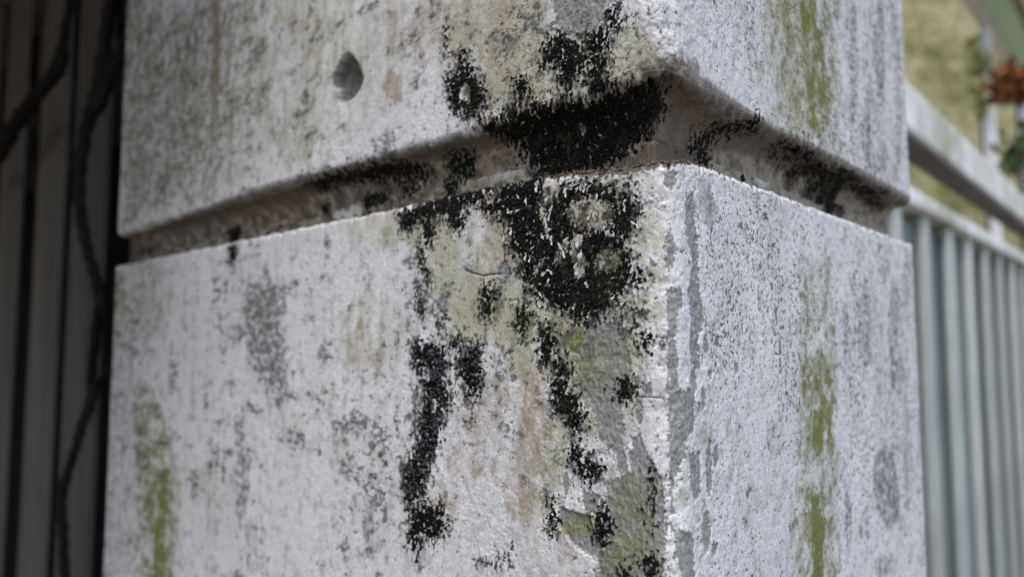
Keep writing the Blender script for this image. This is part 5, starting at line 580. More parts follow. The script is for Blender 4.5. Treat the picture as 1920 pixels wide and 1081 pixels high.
FEAT['dirt'] = [
  ('U',[(-18.0,23.2),(-8.2,22.5),(10.0,28.6),(32.4,27.2),(69.5,24.8),(147.9,26.7),(258.2,26.5),(257.0,18.8),(109.4,12.9),(59.8,12.1),(20.8,6.2),(-3.0,2.6),(-18.2,12.2)],0.6,0.3,0.35,1.6),
  ('U',[(-12.7,19.3),(-4.3,20.5),(2.3,25.2),(14.2,25.3),(25.9,22.2),(17.1,14.9),(-10.9,13.2)],0.95,1.6,0.5,0.8),
  ('U',[(-376.6,21.3),(-226.7,26.5),(-144.7,24.6),(-74.3,23.1),(-62.2,13.9),(-144.5,14.0),(-226.0,12.7),(-375.8,12.5)],0.6,0.35,0.2,2.2),
  ('J',[(-57.1,6.8),(-19.6,4.2),(-3.3,7.2),(30.2,11.7),(41.7,8.4),(22.5,1.7),(-19.6,-1.0),(-54.5,1.6)],0.8,2,0.3,2),
  ('W',[(-48.7,2.3),(-26.8,0.3),(-11.0,0.8),(0.8,0.1),(13.2,0.1),(16.4,-0.2),(0.0,-3.3),(-7.4,-3.0),(-20.7,-2.4),(-35.2,-1.4),(-48.8,-1.0)],0.95,0.9,0.5,0.5),
  ('W',[(16.3,-2.5),(23.0,-3.0),(27.8,-12.3),(24.0,-19.5),(18.3,-18.6),(14.7,-11.0)],0.4,1.6,0.5,1.4),
  ('W',[(-9.5,-16.6),(-9.8,-20.2),(-10.5,-22.8),(-11.4,-23.7),(-12.3,-22.6),(-13.0,-19.8),(-13.2,-16.1),(-12.9,-12.5),(-12.1,-9.9),(-11.2,-9.1),(-10.3,-10.2),(-9.7,-13.0)],0.6,1.4,0.5,1),
  ('W',[(-66.6,-70.1),(-67.3,-72.8),(-69.4,-74.9),(-72.2,-75.8),(-75.1,-75.2),(-77.3,-73.3),(-78.1,-70.5),(-77.3,-67.7),(-75.1,-65.6),(-72.2,-64.8),(-69.4,-65.5),(-67.3,-67.4)],0.35,2,0.5,2),
  ('J',[(277.6,29.6),(265.2,24.8),(234.7,18.4),(198.3,12.7),(166.5,9.2),(145.9,8.1),(138.9,9.5),(146.3,13.0),(167.5,18.0),(199.5,23.7),(236.1,28.6),(266.2,31.0)],0.4,2,0.25,3),
  ('J',[(-297.1,-1.0),(-214.2,-0.1),(-185.2,3.3),(-194.4,0.4),(-283.7,-2.1)],0.5,1.5,0.3,1),
  ('J',[(-142.9,3.8),(-94.1,3.3),(-67.8,4.6),(-65.1,2.2),(-91.0,-0.2),(-135.2,-0.2)],0.9,1.2,0.4,0.8),
  ('U',[(20.3,28.3),(17.4,24.0),(10.1,19.5),(0.8,16.2),(-2.0,17.3),(-5.9,20.8),(-7.3,24.5),(-5.8,27.5),(-1.8,28.8),(1.2,29.6),(10.6,31.6),(17.7,31.1)],0.6,1.6,0.4,3),
  ('U',[(0.0,18.6),(-1.3,17.2),(-5.3,16.9),(-10.8,17.7),(-16.5,19.6),(-20.8,22.0),(-22.4,24.2),(-20.8,25.7),(-16.4,25.9),(-10.7,24.9),(-5.2,23.0),(-1.3,20.7)],0.5,1.6,0.4,2),
  ('U',[(-157.4,73.7),(-149.1,65.0),(-146.3,59.5),(-151.2,53.6),(-158.0,52.1),(-163.3,52.4),(-166.0,58.7),(-167.6,66.5),(-162.3,71.9)],0.42,0.1,0.9,0.4),
  ('U',[(123.1,21.3),(117.9,19.6),(107.6,18.5),(95.5,18.0),(84.8,18.4),(78.1,19.4),(76.7,20.9),(80.9,22.4),(89.8,23.6),(101.7,24.1),(113.3,23.9),(121.4,22.9)],0.8,1.2,0.3,2.5),
  ('J',[(135.8,24.4),(130.3,22.7),(119.3,21.4),(106.4,21.0),(95.0,21.4),(87.9,22.5),(86.4,24.0),(90.8,25.5),(100.4,26.7),(113.0,27.4),(125.4,27.1),(134.0,26.0)],0.8,1.2,0.3,2.5),
  ('U',[(137.5,20.2),(132.0,18.4),(122.1,17.4),(110.8,17.4),(101.3,18.3),(95.7,19.9),(95.2,21.7),(99.8,23.3),(108.7,24.4),(119.8,24.6),(130.3,23.8),(136.9,22.2)],0.8,1.2,0.3,2.5),
  ('J',[(151.2,23.2),(145.2,21.4),(134.7,20.3),(122.8,20.3),(112.6,21.3),(106.7,22.9),(106.1,24.8),(111.1,26.5),(120.5,27.7),(132.3,27.9),(143.4,27.0),(150.5,25.3)],0.8,1.2,0.3,2.5),
  ('U',[(188.9,22.4),(180.1,19.4),(161.5,16.4),(139.5,14.3),(120.5,13.6),(108.3,14.3),(105.1,16.2),(111.3,18.7),(126.0,21.5),(146.6,23.8),(168.3,25.0),(184.4,24.6)],0.8,1.2,0.3,2.5),
  ('J',[(205.9,25.6),(196.5,22.4),(176.7,19.3),(153.3,17.1),(133.0,16.4),(120.1,17.2),(116.7,19.1),(123.3,21.7),(138.9,24.6),(160.9,27.0),(183.9,28.3),(201.0,27.8)],0.8,1.2,0.3,2.5),
  ('U',[(187.3,25.6),(184.4,22.5),(172.7,17.7),(156.4,12.7),(140.4,8.8),(128.5,7.0),(123.2,7.4),(125.4,10.0),(134.7,14.1),(149.4,18.9),(166.2,23.3),(180.4,25.8)],0.8,1.2,0.3,2.5),
  ('J',[(204.2,28.9),(201.0,25.7),(188.7,20.7),(171.3,15.4),(154.2,11.4),(141.6,9.5),(135.9,9.9),(138.2,12.6),(148.1,16.9),(163.8,21.9),(181.7,26.5),(196.8,29.1)],0.8,1.2,0.3,2.5),
  ('U',[(172.6,13.4),(170.6,7.2),(166.7,2.4),(161.9,0.3),(157.5,1.3),(154.6,5.1),(154.0,10.7),(155.8,16.6),(159.6,21.5),(164.4,23.8),(168.9,23.1),(172.0,19.2)],0.8,1.2,0.3,2.5),
  ('J',[(188.5,16.2),(186.4,9.7),(182.2,4.8),(177.1,2.5),(172.4,3.5),(169.4,7.5),(168.8,13.3),(170.7,19.5),(174.7,24.6),(179.8,27.0),(184.6,26.2),(187.8,22.2)],0.8,1.2,0.3,2.5),
  ('U',[(224.1,22.6),(218.4,20.2),(205.7,17.8),(190.3,15.9),(176.3,15.1),(167.0,15.4),(164.5,16.8),(169.0,18.8),(179.9,21.1),(194.7,23.1),(209.9,24.3),(220.9,24.1)],0.8,1.2,0.3,2.5),
  ('J',[(243.4,25.7),(237.3,23.3),(223.8,20.7),(207.3,18.8),(192.4,17.9),(182.6,18.3),(179.9,19.7),(184.7,21.8),(196.3,24.2),(212.1,26.3),(228.2,27.5),(239.9,27.3)],0.8,1.2,0.3,2.5),
  ('U',[(246.0,15.1),(238.4,13.2),(225.0,12.3),(210.0,12.4),(197.4,13.5),(190.0,15.2),(189.3,17.2),(195.6,19.0),(207.5,20.0),(222.4,20.1),(236.3,19.2),(245.2,17.3)],0.8,1.2,0.3,2.5),
  ('J',[(266.6,17.9),(258.5,16.0),(244.3,15.0),(228.3,15.1),(214.9,16.3),(207.0,18.1),(206.3,20.2),(213.0,22.0),(225.6,23.1),(241.5,23.2),(256.4,22.2),(265.8,20.2)],0.8,1.2,0.3,2.5),
  ('U',[(157.3,8.6),(153.0,3.0),(147.6,-1.3),(142.6,-3.0),(139.3,-1.8),(138.5,2.0),(140.3,7.3),(144.5,12.8),(149.8,17.2),(155.0,19.2),(158.5,18.1),(159.4,14.2)],0.8,1.2,0.3,2.5),
  ('J',[(172.3,11.2),(167.6,5.3),(161.9,0.9),(156.5,-0.8),(153.0,0.4),(152.2,4.3),(154.2,9.8),(158.5,15.6),(164.2,20.2),(169.8,22.2),(173.5,21.1),(174.5,17.1)],0.8,1.2,0.3,2.5),
  ('U',[(123.1,15.2),(121.7,11.7),(118.4,8.8),(114.1,7.2),(110.1,7.5),(107.4,9.4),(106.6,12.4),(107.9,15.7),(111.1,18.6),(115.2,20.2),(119.3,20.1),(122.2,18.3)],0.8,1.2,0.3,2.5),
  ('J',[(135.8,18.0),(134.3,14.4),(130.8,11.3),(126.3,9.8),(122.0,10.0),(119.1,12.0),(118.3,15.1),(119.7,18.6),(123.0,21.6),(127.4,23.3),(131.8,23.2),(134.9,21.2)],0.8,1.2,0.3,2.5),
]
FEAT['dens'] = [
  ('W',[(108.1,-45.3),(97.4,-75.7),(75.8,-94.9),(51.5,-99.0),(31.1,-89.8),(18.2,-71.2),(14.4,-47.7),(20.3,-23.2),(35.6,-2.6),(58.2,8.7),(83.3,5.5),(102.7,-14.4)],0.35,8,0.06,14),
  ('W',[(129.6,-7.0),(118.0,-17.1),(91.0,-25.6),(60.1,-30.0),(34.2,-30.1),(17.7,-26.7),(12.3,-20.9),(18.3,-13.7),(35.4,-6.2),(62.0,0.0),(93.3,2.9),(119.7,0.6)],0.35,8,0.06,14),
  ('W',[(259.0,-29.9),(239.2,-47.6),(196.6,-59.4),(150.1,-62.6),(112.6,-58.6),(89.6,-49.7),(82.5,-38.2),(91.5,-25.7),(116.8,-14.2),(156.5,-6.2),(204.1,-5.1),(244.6,-13.4)],0.35,8,0.06,14),
  ('W',[(-101.5,-95.1),(-106.1,-119.0),(-119.7,-138.8),(-140.1,-149.6),(-163.0,-147.5),(-182.0,-131.1),(-190.4,-104.0),(-184.4,-75.0),(-166.3,-53.9),(-142.9,-46.9),(-121.4,-54.0),(-106.8,-71.8)],0.6,8,0.06,14),
  ('W',[(-102.4,-37.6),(-106.4,-49.6),(-118.0,-58.6),(-135.2,-62.2),(-154.1,-58.9),(-169.2,-48.8),(-175.5,-34.4),(-170.3,-20.4),(-155.6,-11.3),(-136.5,-9.6),(-118.9,-14.9),(-106.7,-25.1)],0.25,8,0.06,14),
  ('U',[(80.1,61.6),(75.1,45.8),(64.1,32.7),(50.9,25.8),(39.0,26.2),(31.1,33.2),(28.8,44.7),(32.3,58.4),(41.3,71.3),(54.0,80.0),(67.3,81.6),(77.1,75.0)],0.3,8,0.06,14),
  ('U',[(280.4,98.6),(260.9,53.6),(225.9,19.7),(188.4,5.1),(158.2,9.6),(140.2,29.1),(136.1,58.7),(146.7,93.3),(171.5,126.9),(207.2,151.4),(245.9,157.3),(274.6,138.3)],0.3,8,0.06,14),
  ('U',[(-76.9,54.7),(-80.6,43.7),(-91.2,37.4),(-106.6,37.7),(-123.5,45.1),(-137.0,58.4),(-142.4,73.9),(-137.7,86.6),(-124.5,92.3),(-107.4,89.8),(-91.6,80.8),(-80.8,68.0)],0.35,8,0.06,14),
  ('W',[(-1.2,-54.0),(-2.7,-60.7),(-6.7,-65.8),(-12.1,-67.8),(-17.7,-66.1),(-21.8,-61.1),(-23.3,-53.9),(-21.6,-46.7),(-17.3,-41.6),(-11.7,-40.0),(-6.3,-42.1),(-2.5,-47.2)],0.4,8,0.06,14),
  ('W',[(22.4,-18.1),(20.1,-28.1),(14.9,-35.6),(8.5,-38.5),(2.5,-36.4),(0.0,-30.1),(0.0,-21.0),(0.0,-12.0),(3.7,-4.2),(10.0,-0.5),(16.4,-1.9),(21.0,-8.3)],0.4,8,0.06,14),
  ('U',[(8.0,29.7),(4.4,21.4),(0.0,15.0),(-7.1,14.8),(-14.6,18.5),(-20.2,25.3),(-22.3,33.5),(-20.1,40.5),(-14.2,44.3),(-6.6,43.8),(0.0,39.5),(4.9,36.1)],0.45,8,0.06,14),
  ('U',[(-51.0,26.7),(-53.0,21.6),(-58.4,18.7),(-66.0,18.8),(-74.0,22.0),(-80.1,27.6),(-82.4,34.1),(-80.2,39.6),(-74.1,42.4),(-66.1,41.8),(-58.4,38.2),(-53.0,32.7)],0.4,8,0.06,14),
  ('W',[(-157.0,-89.5),(-160.3,-118.8),(-171.4,-141.9),(-188.2,-153.1),(-207.0,-148.5),(-222.8,-127.6),(-230.2,-95.1),(-226.5,-61.1),(-212.7,-36.6),(-193.7,-28.6),(-175.4,-37.9),(-162.3,-60.4)],0.25,8,0.06,14),
  ('U',[(-162.0,62.6),(-169.2,42.2),(-191.6,30.1),(-226.5,29.6),(-267.6,43.3),(-303.3,70.3),(-319.4,102.9),(-307.9,129.1),(-273.9,139.0),(-231.9,131.6),(-195.0,112.2),(-170.8,87.3)],0.25,8,0.06,14),
  ('W',[(-63.2,-113.9),(-65.2,-124.7),(-70.7,-133.4),(-78.4,-138.0),(-86.6,-136.8),(-92.8,-130.0),(-95.3,-119.2),(-93.1,-107.5),(-86.9,-98.5),(-78.7,-94.6),(-70.8,-96.6),(-65.2,-103.7)],0.3,8,0.06,14),
  ('W',[(247.6,-98.0),(231.2,-131.3),(201.1,-150.3),(168.3,-151.8),(141.6,-138.4),(125.3,-115.3),(121.6,-87.6),(131.0,-60.1),(152.8,-38.3),(184.1,-28.4),(217.8,-35.8),(242.4,-61.5)],0.3,8,0.06,14),
  ('W',[(-46.5,-20.8),(-49.0,-27.6),(-56.0,-32.3),(-65.9,-33.6),(-76.4,-31.0),(-84.6,-24.8),(-87.7,-16.7),(-84.7,-9.1),(-76.6,-4.5),(-66.0,-3.9),(-55.9,-7.3),(-49.0,-13.4)],0.25,8,0.06,14),
  ('W',[(-76.4,-38.7),(-78.5,-50.0),(-84.5,-58.3),(-93.0,-61.5),(-102.1,-58.4),(-109.1,-49.6),(-111.8,-37.2),(-109.5,-24.9),(-102.7,-16.4),(-93.6,-14.1),(-84.8,-18.2),(-78.6,-27.2)],0.4,8,0.06,14),
  ('W',[(-25.3,-55.5),(-27.3,-62.8),(-32.6,-68.3),(-40.0,-70.6),(-47.8,-68.9),(-53.8,-63.4),(-56.0,-55.6),(-53.7,-47.6),(-47.7,-42.1),(-39.9,-40.3),(-32.4,-42.6),(-27.1,-48.2)],0.4,8,0.06,14),
  ('W',[(-12.5,-92.1),(-14.5,-99.2),(-20.1,-105.0),(-27.9,-108.1),(-36.0,-107.5),(-42.2,-103.1),(-44.6,-96.0),(-42.2,-88.2),(-35.8,-82.3),(-27.6,-79.6),(-19.8,-80.9),(-14.3,-85.5)],0.3,8,0.06,14),
  ('J',[(-54.5,0.6),(-61.5,-4.1),(-82.0,-5.9),(-113.6,-3.8),(-150.7,2.4),(-182.4,11.8),(-195.3,21.4),(-182.9,27.3),(-151.4,27.4),(-114.0,22.7),(-82.1,15.4),(-61.5,7.5)],0.4,1,0.9,8),
  ('J',[(200.9,34.7),(183.2,23.8),(142.4,11.9),(97.0,3.4),(60.2,-0.4),(37.4,0.2),(29.9,4.4),(37.9,11.4),(61.4,20.3),(99.0,29.7),(144.8,37.4),(185.0,39.9)],0.3,1,0.9,8),
  ('U',[(-52.1,12.0),(-58.8,7.6),(-78.4,6.5),(-108.8,9.7),(-144.5,17.1),(-175.0,27.4),(-187.4,37.2),(-175.5,42.5),(-145.2,41.6),(-109.2,35.7),(-78.5,27.4),(-58.8,19.0)],0.6,1,0.9,8),
  ('U',[(278.0,54.4),(247.0,39.6),(179.7,22.0),(111.7,9.1),(61.2,2.5),(31.7,1.6),(22.3,5.0),(32.2,12.3),(62.4,22.9),(113.9,36.2),(182.9,49.7),(249.7,57.9)],0.35,1,0.9,8),
  ('W',[(-98.6,-89.0),(-102.8,-107.9),(-115.1,-123.3),(-133.4,-131.7),(-153.8,-129.8),(-170.4,-116.8),(-177.4,-95.8),(-172.0,-73.3),(-156.1,-57.0),(-135.5,-51.4),(-116.4,-56.8),(-103.3,-70.6)],0.5,10,0.05,14),
  ('W',[(-123.4,-119.8),(-127.2,-131.6),(-138.5,-142.0),(-155.1,-148.5),(-173.2,-149.0),(-187.7,-142.5),(-193.7,-130.6),(-188.9,-116.9),(-174.9,-105.9),(-156.6,-100.6),(-139.6,-102.1),(-127.7,-109.1)],0.4,10,0.05,14),
  ('W',[(-105.5,-33.4),(-108.4,-42.4),(-116.5,-49.0),(-128.4,-51.4),(-141.0,-48.7),(-150.9,-41.1),(-154.9,-30.7),(-151.6,-20.6),(-142.0,-14.0),(-129.3,-12.5),(-117.2,-16.3),(-108.7,-23.9)],0.4,10,0.05,14),
  ('W',[(-172.8,-104.6),(-175.4,-125.5),(-184.2,-142.1),(-197.5,-150.2),(-212.0,-147.1),(-223.9,-132.8),(-229.4,-110.6),(-226.4,-87.1),(-216.0,-69.7),(-201.6,-63.3),(-187.4,-68.9),(-177.0,-84.1)],0.3,10,0.05,14),
  ('W',[(-149.9,-66.9),(-152.6,-80.3),(-161.0,-90.7),(-173.2,-95.4),(-186.3,-92.7),(-196.8,-82.8),(-201.3,-68.3),(-198.2,-53.3),(-188.5,-42.7),(-175.3,-39.2),(-162.6,-43.3),(-153.5,-53.5)],0.35,10,0.05,14),
  ('W',[(-220.9,-73.9),(-224.4,-99.8),(-236.9,-120.0),(-256.1,-129.6),(-277.8,-125.0),(-296.0,-106.0),(-304.8,-77.0),(-300.7,-47.0),(-285.1,-25.7),(-263.4,-19.2),(-242.4,-27.9),(-227.2,-48.0)],0.25,10,0.05,14),
  ('W',[(-60.9,-39.4),(-63.8,-50.2),(-72.3,-58.2),(-84.5,-61.3),(-97.5,-58.4),(-107.8,-49.6),(-111.8,-37.2),(-108.2,-25.0),(-98.0,-16.9),(-84.8,-15.0),(-72.5,-19.3),(-63.9,-28.3)],0.4,10,0.05,14),
  ('U',[(-76.7,21.0),(-78.9,17.5),(-85.1,15.7),(-93.9,16.3),(-103.2,19.1),(-110.3,23.5),(-113.0,28.3),(-110.4,32.1),(-103.4,33.7),(-94.1,32.7),(-85.2,29.7),(-79.0,25.4)],0.3,10,0.05,14),
  ('U',[(-193.4,73.2),(-198.5,58.8),(-214.5,50.6),(-238.6,51.1),(-265.7,61.2),(-288.1,79.4),(-297.8,100.6),(-290.8,117.6),(-269.8,124.8),(-242.6,120.8),(-217.3,108.1),(-199.9,90.8)],0.3,10,0.05,14),
  ('U',[(-34.9,38.8),(-38.5,31.8),(-48.7,28.4),(-63.5,29.6),(-79.6,35.8),(-92.4,45.7),(-97.4,56.5),(-92.6,64.5),(-79.8,67.3),(-63.5,64.3),(-48.6,57.1),(-38.4,47.9)],0.4,10,0.05,14),
  ('W',[(-3.0,-55.5),(-5.0,-62.2),(-10.3,-67.4),(-17.7,-69.6),(-25.5,-68.0),(-31.3,-62.9),(-33.5,-55.5),(-31.2,-48.1),(-25.2,-42.9),(-17.3,-41.3),(-9.9,-43.5),(-4.7,-48.7)],0.4,10,0.05,14),
  ('W',[(-12.5,-93.6),(-14.8,-103.0),(-21.1,-110.7),(-29.9,-114.7),(-39.2,-113.8),(-46.4,-107.8),(-49.1,-98.2),(-46.3,-87.8),(-39.0,-79.9),(-29.6,-76.6),(-20.7,-78.5),(-14.6,-84.8)],0.3,10,0.05,14),
  ('W',[(31.8,-40.5),(28.0,-58.8),(19.9,-71.4),(10.2,-75.4),(1.3,-70.4),(0.0,-58.4),(-1.0,-42.0),(0.0,-25.5),(3.4,-12.6),(12.9,-6.4),(22.7,-9.6),(29.8,-22.2)],0.25,10,0.05,14),
  ('W',[(241.8,-69.9),(225.8,-112.1),(198.5,-138.0),(169.5,-142.8),(146.0,-128.8),(132.2,-101.4),(129.9,-66.6),(139.6,-30.9),(160.6,-1.6),(189.4,13.0),(219.1,5.6),(239.4,-25.2)],0.4,10,0.05,14),
  ('W',[(-102.8,-9.0),(-3.9,-6.4),(-3.4,-77.8),(-53.7,-98.8),(-73.6,-53.7)],0.45,8,0.06,14),
  ('U',[(-97.7,79.9),(8.7,49.7),(1.6,23.1),(-58.4,22.8),(-94.1,34.8)],0.35,8,0.06,14),
  ('W',[(-104.6,-97.3),(-109.2,-120.5),(-123.0,-139.7),(-143.7,-150.4),(-167.0,-148.6),(-186.4,-133.0),(-194.8,-106.9),(-188.7,-78.8),(-170.3,-58.3),(-146.6,-51.3),(-124.8,-58.0),(-109.9,-74.9)],0.62,10,0.05,16),
  ('W',[(-199.0,-117.0),(-202.5,-136.8),(-214.2,-153.1),(-231.7,-161.9),(-251.2,-160.2),(-267.2,-147.4),(-274.5,-126.5),(-270.3,-103.8),(-256.0,-86.6),(-236.5,-79.8),(-217.8,-84.4),(-204.4,-98.1)],0.45,10,0.05,16),
]
FEAT['clean'] = [
  ('W',[(-159.8,-125.4),(-163.1,-138.1),(-173.2,-149.0),(-188.1,-155.4),(-204.3,-155.2),(-217.3,-147.9),(-222.7,-135.1),(-218.7,-120.7),(-206.6,-109.3),(-190.4,-104.0),(-174.9,-105.9),(-163.9,-113.7)],0.8,6,0.08,10),
  ('W',[(-68.2,-121.7),(-70.2,-127.4),(-75.8,-132.4),(-83.8,-135.5),(-92.2,-135.8),(-98.6,-133.0),(-101.1,-127.8),(-98.8,-121.7),(-92.4,-116.5),(-84.0,-113.7),(-75.9,-113.9),(-70.2,-116.8)],0.5,6,0.08,10),
  ('W',[(-49.1,-111.6),(-51.2,-117.0),(-57.2,-121.8),(-65.7,-124.8),(-74.6,-125.1),(-81.4,-122.4),(-84.0,-117.3),(-81.5,-111.4),(-74.7,-106.5),(-65.7,-103.8),(-57.2,-104.0),(-51.2,-106.9)],0.5,6,0.08,10),
  ('W',[(-170.9,-44.0),(-172.8,-52.3),(-178.9,-58.3),(-187.7,-60.7),(-197.0,-58.5),(-204.3,-52.1),(-207.4,-43.2),(-205.2,-34.4),(-198.4,-28.2),(-189.2,-26.4),(-180.1,-29.2),(-173.4,-35.7)],0.6,6,0.08,10),
  ('U',[(-117.1,70.9),(-119.7,63.9),(-127.3,60.3),(-138.3,61.1),(-150.0,66.5),(-159.1,75.2),(-162.7,84.8),(-159.6,92.5),(-150.8,95.8),(-139.1,94.1),(-127.9,88.1),(-120.0,79.7)],0.3,6,0.08,10),
  ('U',[(-76.7,24.9),(-79.0,22.4),(-85.2,21.5),(-94.0,22.4),(-103.3,25.1),(-110.4,28.9),(-113.1,32.7),(-110.5,35.3),(-103.4,36.1),(-94.1,34.8),(-85.3,31.9),(-79.0,28.3)],0.7,6,0.08,10),
  ('W',[(65.2,-82.9),(61.0,-93.3),(51.4,-99.7),(39.7,-100.7),(29.0,-96.6),(21.8,-88.8),(19.6,-79.2),(22.7,-69.9),(30.7,-63.1),(41.9,-60.7),(53.7,-63.7),(62.5,-71.9)],0.4,6,0.08,10),
  ('W',[(0.0,-23.9),(-0.6,-30.7),(-2.6,-35.5),(-5.3,-37.2),(-7.9,-35.2),(-9.9,-29.9),(-10.5,-22.8),(-9.6,-15.8),(-7.5,-10.9),(-4.8,-9.4),(-2.2,-11.7),(-0.4,-17.0)],0.6,6,0.08,10),
  ('U',[(39.6,37.4),(36.5,28.5),(29.4,20.8),(20.5,16.6),(12.2,16.5),(6.6,20.4),(4.8,27.2),(7.1,35.2),(13.3,42.7),(21.8,47.6),(30.7,48.6),(37.4,44.9)],0.4,6,0.08,10),
  ('U',[(78.0,32.5),(73.8,27.5),(63.4,22.3),(50.4,18.3),(38.5,16.5),(30.3,17.2),(27.6,20.0),(30.7,24.3),(39.1,29.1),(51.3,33.4),(64.3,35.8),(74.4,35.6)],0.5,6,0.08,10),
  ('W',[(1.6,-62.9),(0.2,-70.2),(0.0,-75.5),(-1.7,-77.7),(-4.2,-75.9),(-6.0,-70.5),(-6.6,-63.0),(-5.8,-55.5),(-3.8,-50.0),(-1.1,-48.0),(0.0,-50.0),(0.7,-55.5)],0.5,6,0.08,10),
  ('W',[(-278.7,-154.9),(-281.3,-166.4),(-290.0,-176.3),(-303.0,-182.1),(-317.2,-181.9),(-328.6,-175.5),(-333.7,-164.4),(-330.8,-151.8),(-320.8,-141.5),(-306.9,-136.4),(-293.1,-137.6),(-282.9,-144.4)],0.5,6,0.08,10),
  ('W',[(-102.3,-43.6),(-103.9,-48.6),(-108.4,-52.3),(-114.8,-53.6),(-121.5,-52.2),(-126.6,-48.3),(-128.6,-42.9),(-126.8,-37.6),(-121.9,-33.9),(-115.2,-32.8),(-108.7,-34.6),(-104.0,-38.5)],0.4,6,0.08,10),
  ('U',[(-119.9,36.3),(-123.5,32.7),(-133.9,31.6),(-149.0,33.3),(-165.3,37.9),(-178.2,44.1),(-183.2,50.2),(-178.6,54.2),(-165.9,54.9),(-149.6,52.3),(-134.3,47.4),(-123.7,41.6)],0.6,6,0.08,10),
  ('W',[(-63.2,-105.2),(-64.6,-110.7),(-68.2,-115.1),(-73.3,-117.4),(-78.6,-116.8),(-82.5,-113.4),(-84.1,-108.1),(-82.6,-102.4),(-78.7,-97.9),(-73.4,-95.8),(-68.3,-96.7),(-64.6,-100.1)],0.5,6,0.08,10),
  ('J',[(-159.8,5.2),(-161.3,3.0),(-165.6,1.7),(-171.6,1.7),(-177.9,3.1),(-182.6,5.5),(-184.4,8.3),(-182.8,10.6),(-178.2,11.9),(-172.0,11.7),(-165.9,10.2),(-161.5,7.9)],1,1,0.9,2),
  ('J',[(96.6,11.9),(95.3,9.6),(92.0,7.5),(87.8,6.3),(83.8,6.2),(80.9,7.3),(80.0,9.2),(81.2,11.4),(84.2,13.5),(88.4,14.8),(92.6,15.0),(95.6,13.9)],1,1,0.9,2),
  ('J',[(-59.7,8.2),(-61.9,6.6),(-67.8,6.1),(-76.2,6.9),(-85.0,8.8),(-91.7,11.4),(-94.2,13.9),(-91.7,15.6),(-85.1,16.0),(-76.2,15.0),(-67.8,13.0),(-61.9,10.5)],0.7,2,0.9,2),
  ('W',[(-21.6,-72.9),(-13.1,-72.4),(-10.5,-81.4),(-2.6,-92.4),(-3.1,-119.1),(-15.6,-121.8),(-18.2,-103.5),(-23.7,-84.1)],0.6,2,0.2,2),
]
VINES = [([(-0.3404,0.5837,1.7675),(-0.3358,0.5794,1.7373),(-0.3501,0.5995,1.7140),(-0.3519,0.6011,1.6816),(-0.3538,0.5961,1.6563),(-0.3699,0.6110,1.6378),(-0.3684,0.6029,1.6027),(-0.3673,0.6018,1.5725),(-0.3549,0.5903,1.5410),(-0.3462,0.5864,1.5183),(-0.3366,0.5801,1.5002),(-0.3279,0.5721,1.4867),(-0.3312,0.5888,1.4746),(-0.3575,0.6405,1.4577)],[0.0075, 0.0075, 0.008, 0.011, 0.0095, 0.008, 0.0075, 0.007, 0.0065, 0.006, 0.0065, 0.0075, 0.006, 0.005]),
  ([(-0.3491,0.5917,1.6479),(-0.3353,0.5789,1.6617),(-0.3239,0.5684,1.6756),(-0.3289,0.5866,1.7027),(-0.3495,0.6330,1.7338)],[0.008, 0.0065, 0.006, 0.005, 0.004]),
  ([(-0.3559,0.6390,1.4295),(-0.3410,0.6047,1.4239),(-0.3404,0.5905,1.4146),(-0.3414,0.5846,1.3991),(-0.3443,0.5805,1.3847),(-0.3538,0.5892,1.3646),(-0.3665,0.6011,1.3434),(-0.3754,0.6093,1.3210),(-0.3687,0.6031,1.3000),(-0.3710,0.6093,1.2769),(-0.3669,0.6082,1.2515),(-0.3602,0.6020,1.2283)],[0.005, 0.0055, 0.0055, 0.0065, 0.0055, 0.005, 0.0055, 0.0062, 0.0055, 0.0055, 0.006, 0.006]),
  ([(-0.6732,0.8922,1.6623),(-0.5955,0.8202,1.6704),(-0.5506,0.7785,1.6923),(-0.4900,0.7155,1.6977),(-0.4502,0.6786,1.7034),(-0.4241,0.6545,1.7134),(-0.4262,0.6632,1.7473),(-0.4151,0.6529,1.7842)],[0.01, 0.0105, 0.0125, 0.01, 0.009, 0.0105, 0.006, 0.0055]),
  ([(-0.3370,0.5805,1.5045),(-0.3331,0.5796,1.4871),(-0.3516,0.6077,1.4618),(-0.3735,0.6417,1.4294),(-0.3809,0.6553,1.3954)],[0.0055, 0.006, 0.0065, 0.006, 0.005])]
FLAKES = [(-46.4,-3.5,3.60,1.60,80),(-42.8,-8.6,3.00,1.00,60),(-34.8,-6.9,2.60,1.30,100),(-30.6,-4.8,3.20,1.00,20),(-26.8,-6.4,2.40,1.20,75),(-41.0,-13.0,4.00,1.10,70),(-43.3,-15.5,3.00,1.00,110),(-25.3,-15.3,2.60,1.40,60),(-22.9,-19.5,3.40,1.80,-20),(-19.0,-21.9,3.80,1.60,-30),(-36.3,-25.2,5.00,1.00,120),(-38.9,-28.7,2.20,0.70,40),(-48.8,-23.4,2.40,0.70,30),(-49.8,-26.8,2.00,0.80,70),(-41.1,-31.7,2.40,0.80,140),(-42.5,-35.0,2.20,0.70,60),(-31.7,-43.3,1.80,1.10,60),(-29.9,-23.3,3.60,1.60,85),(-29.1,-27.5,3.40,1.80,70),(-30.4,-32.1,2.80,1.50,95),(-22.8,-10.3,2.60,0.80,80),(-23.7,-16.1,2.20,0.70,100),(-17.3,-41.3,2.00,0.90,40),(-58.4,-17.1,2.40,1.20,80),(-48.2,-39.9,1.60,0.70,45),(-26.0,-45.8,1.80,0.90,70),(-62.4,-19.6,3.00,1.40,85),(-17.6,-7.8,1.80,0.80,20),(-34.2,-13.2,2.00,0.70,50),(-32.0,-5.3,1.60,0.80,120)]


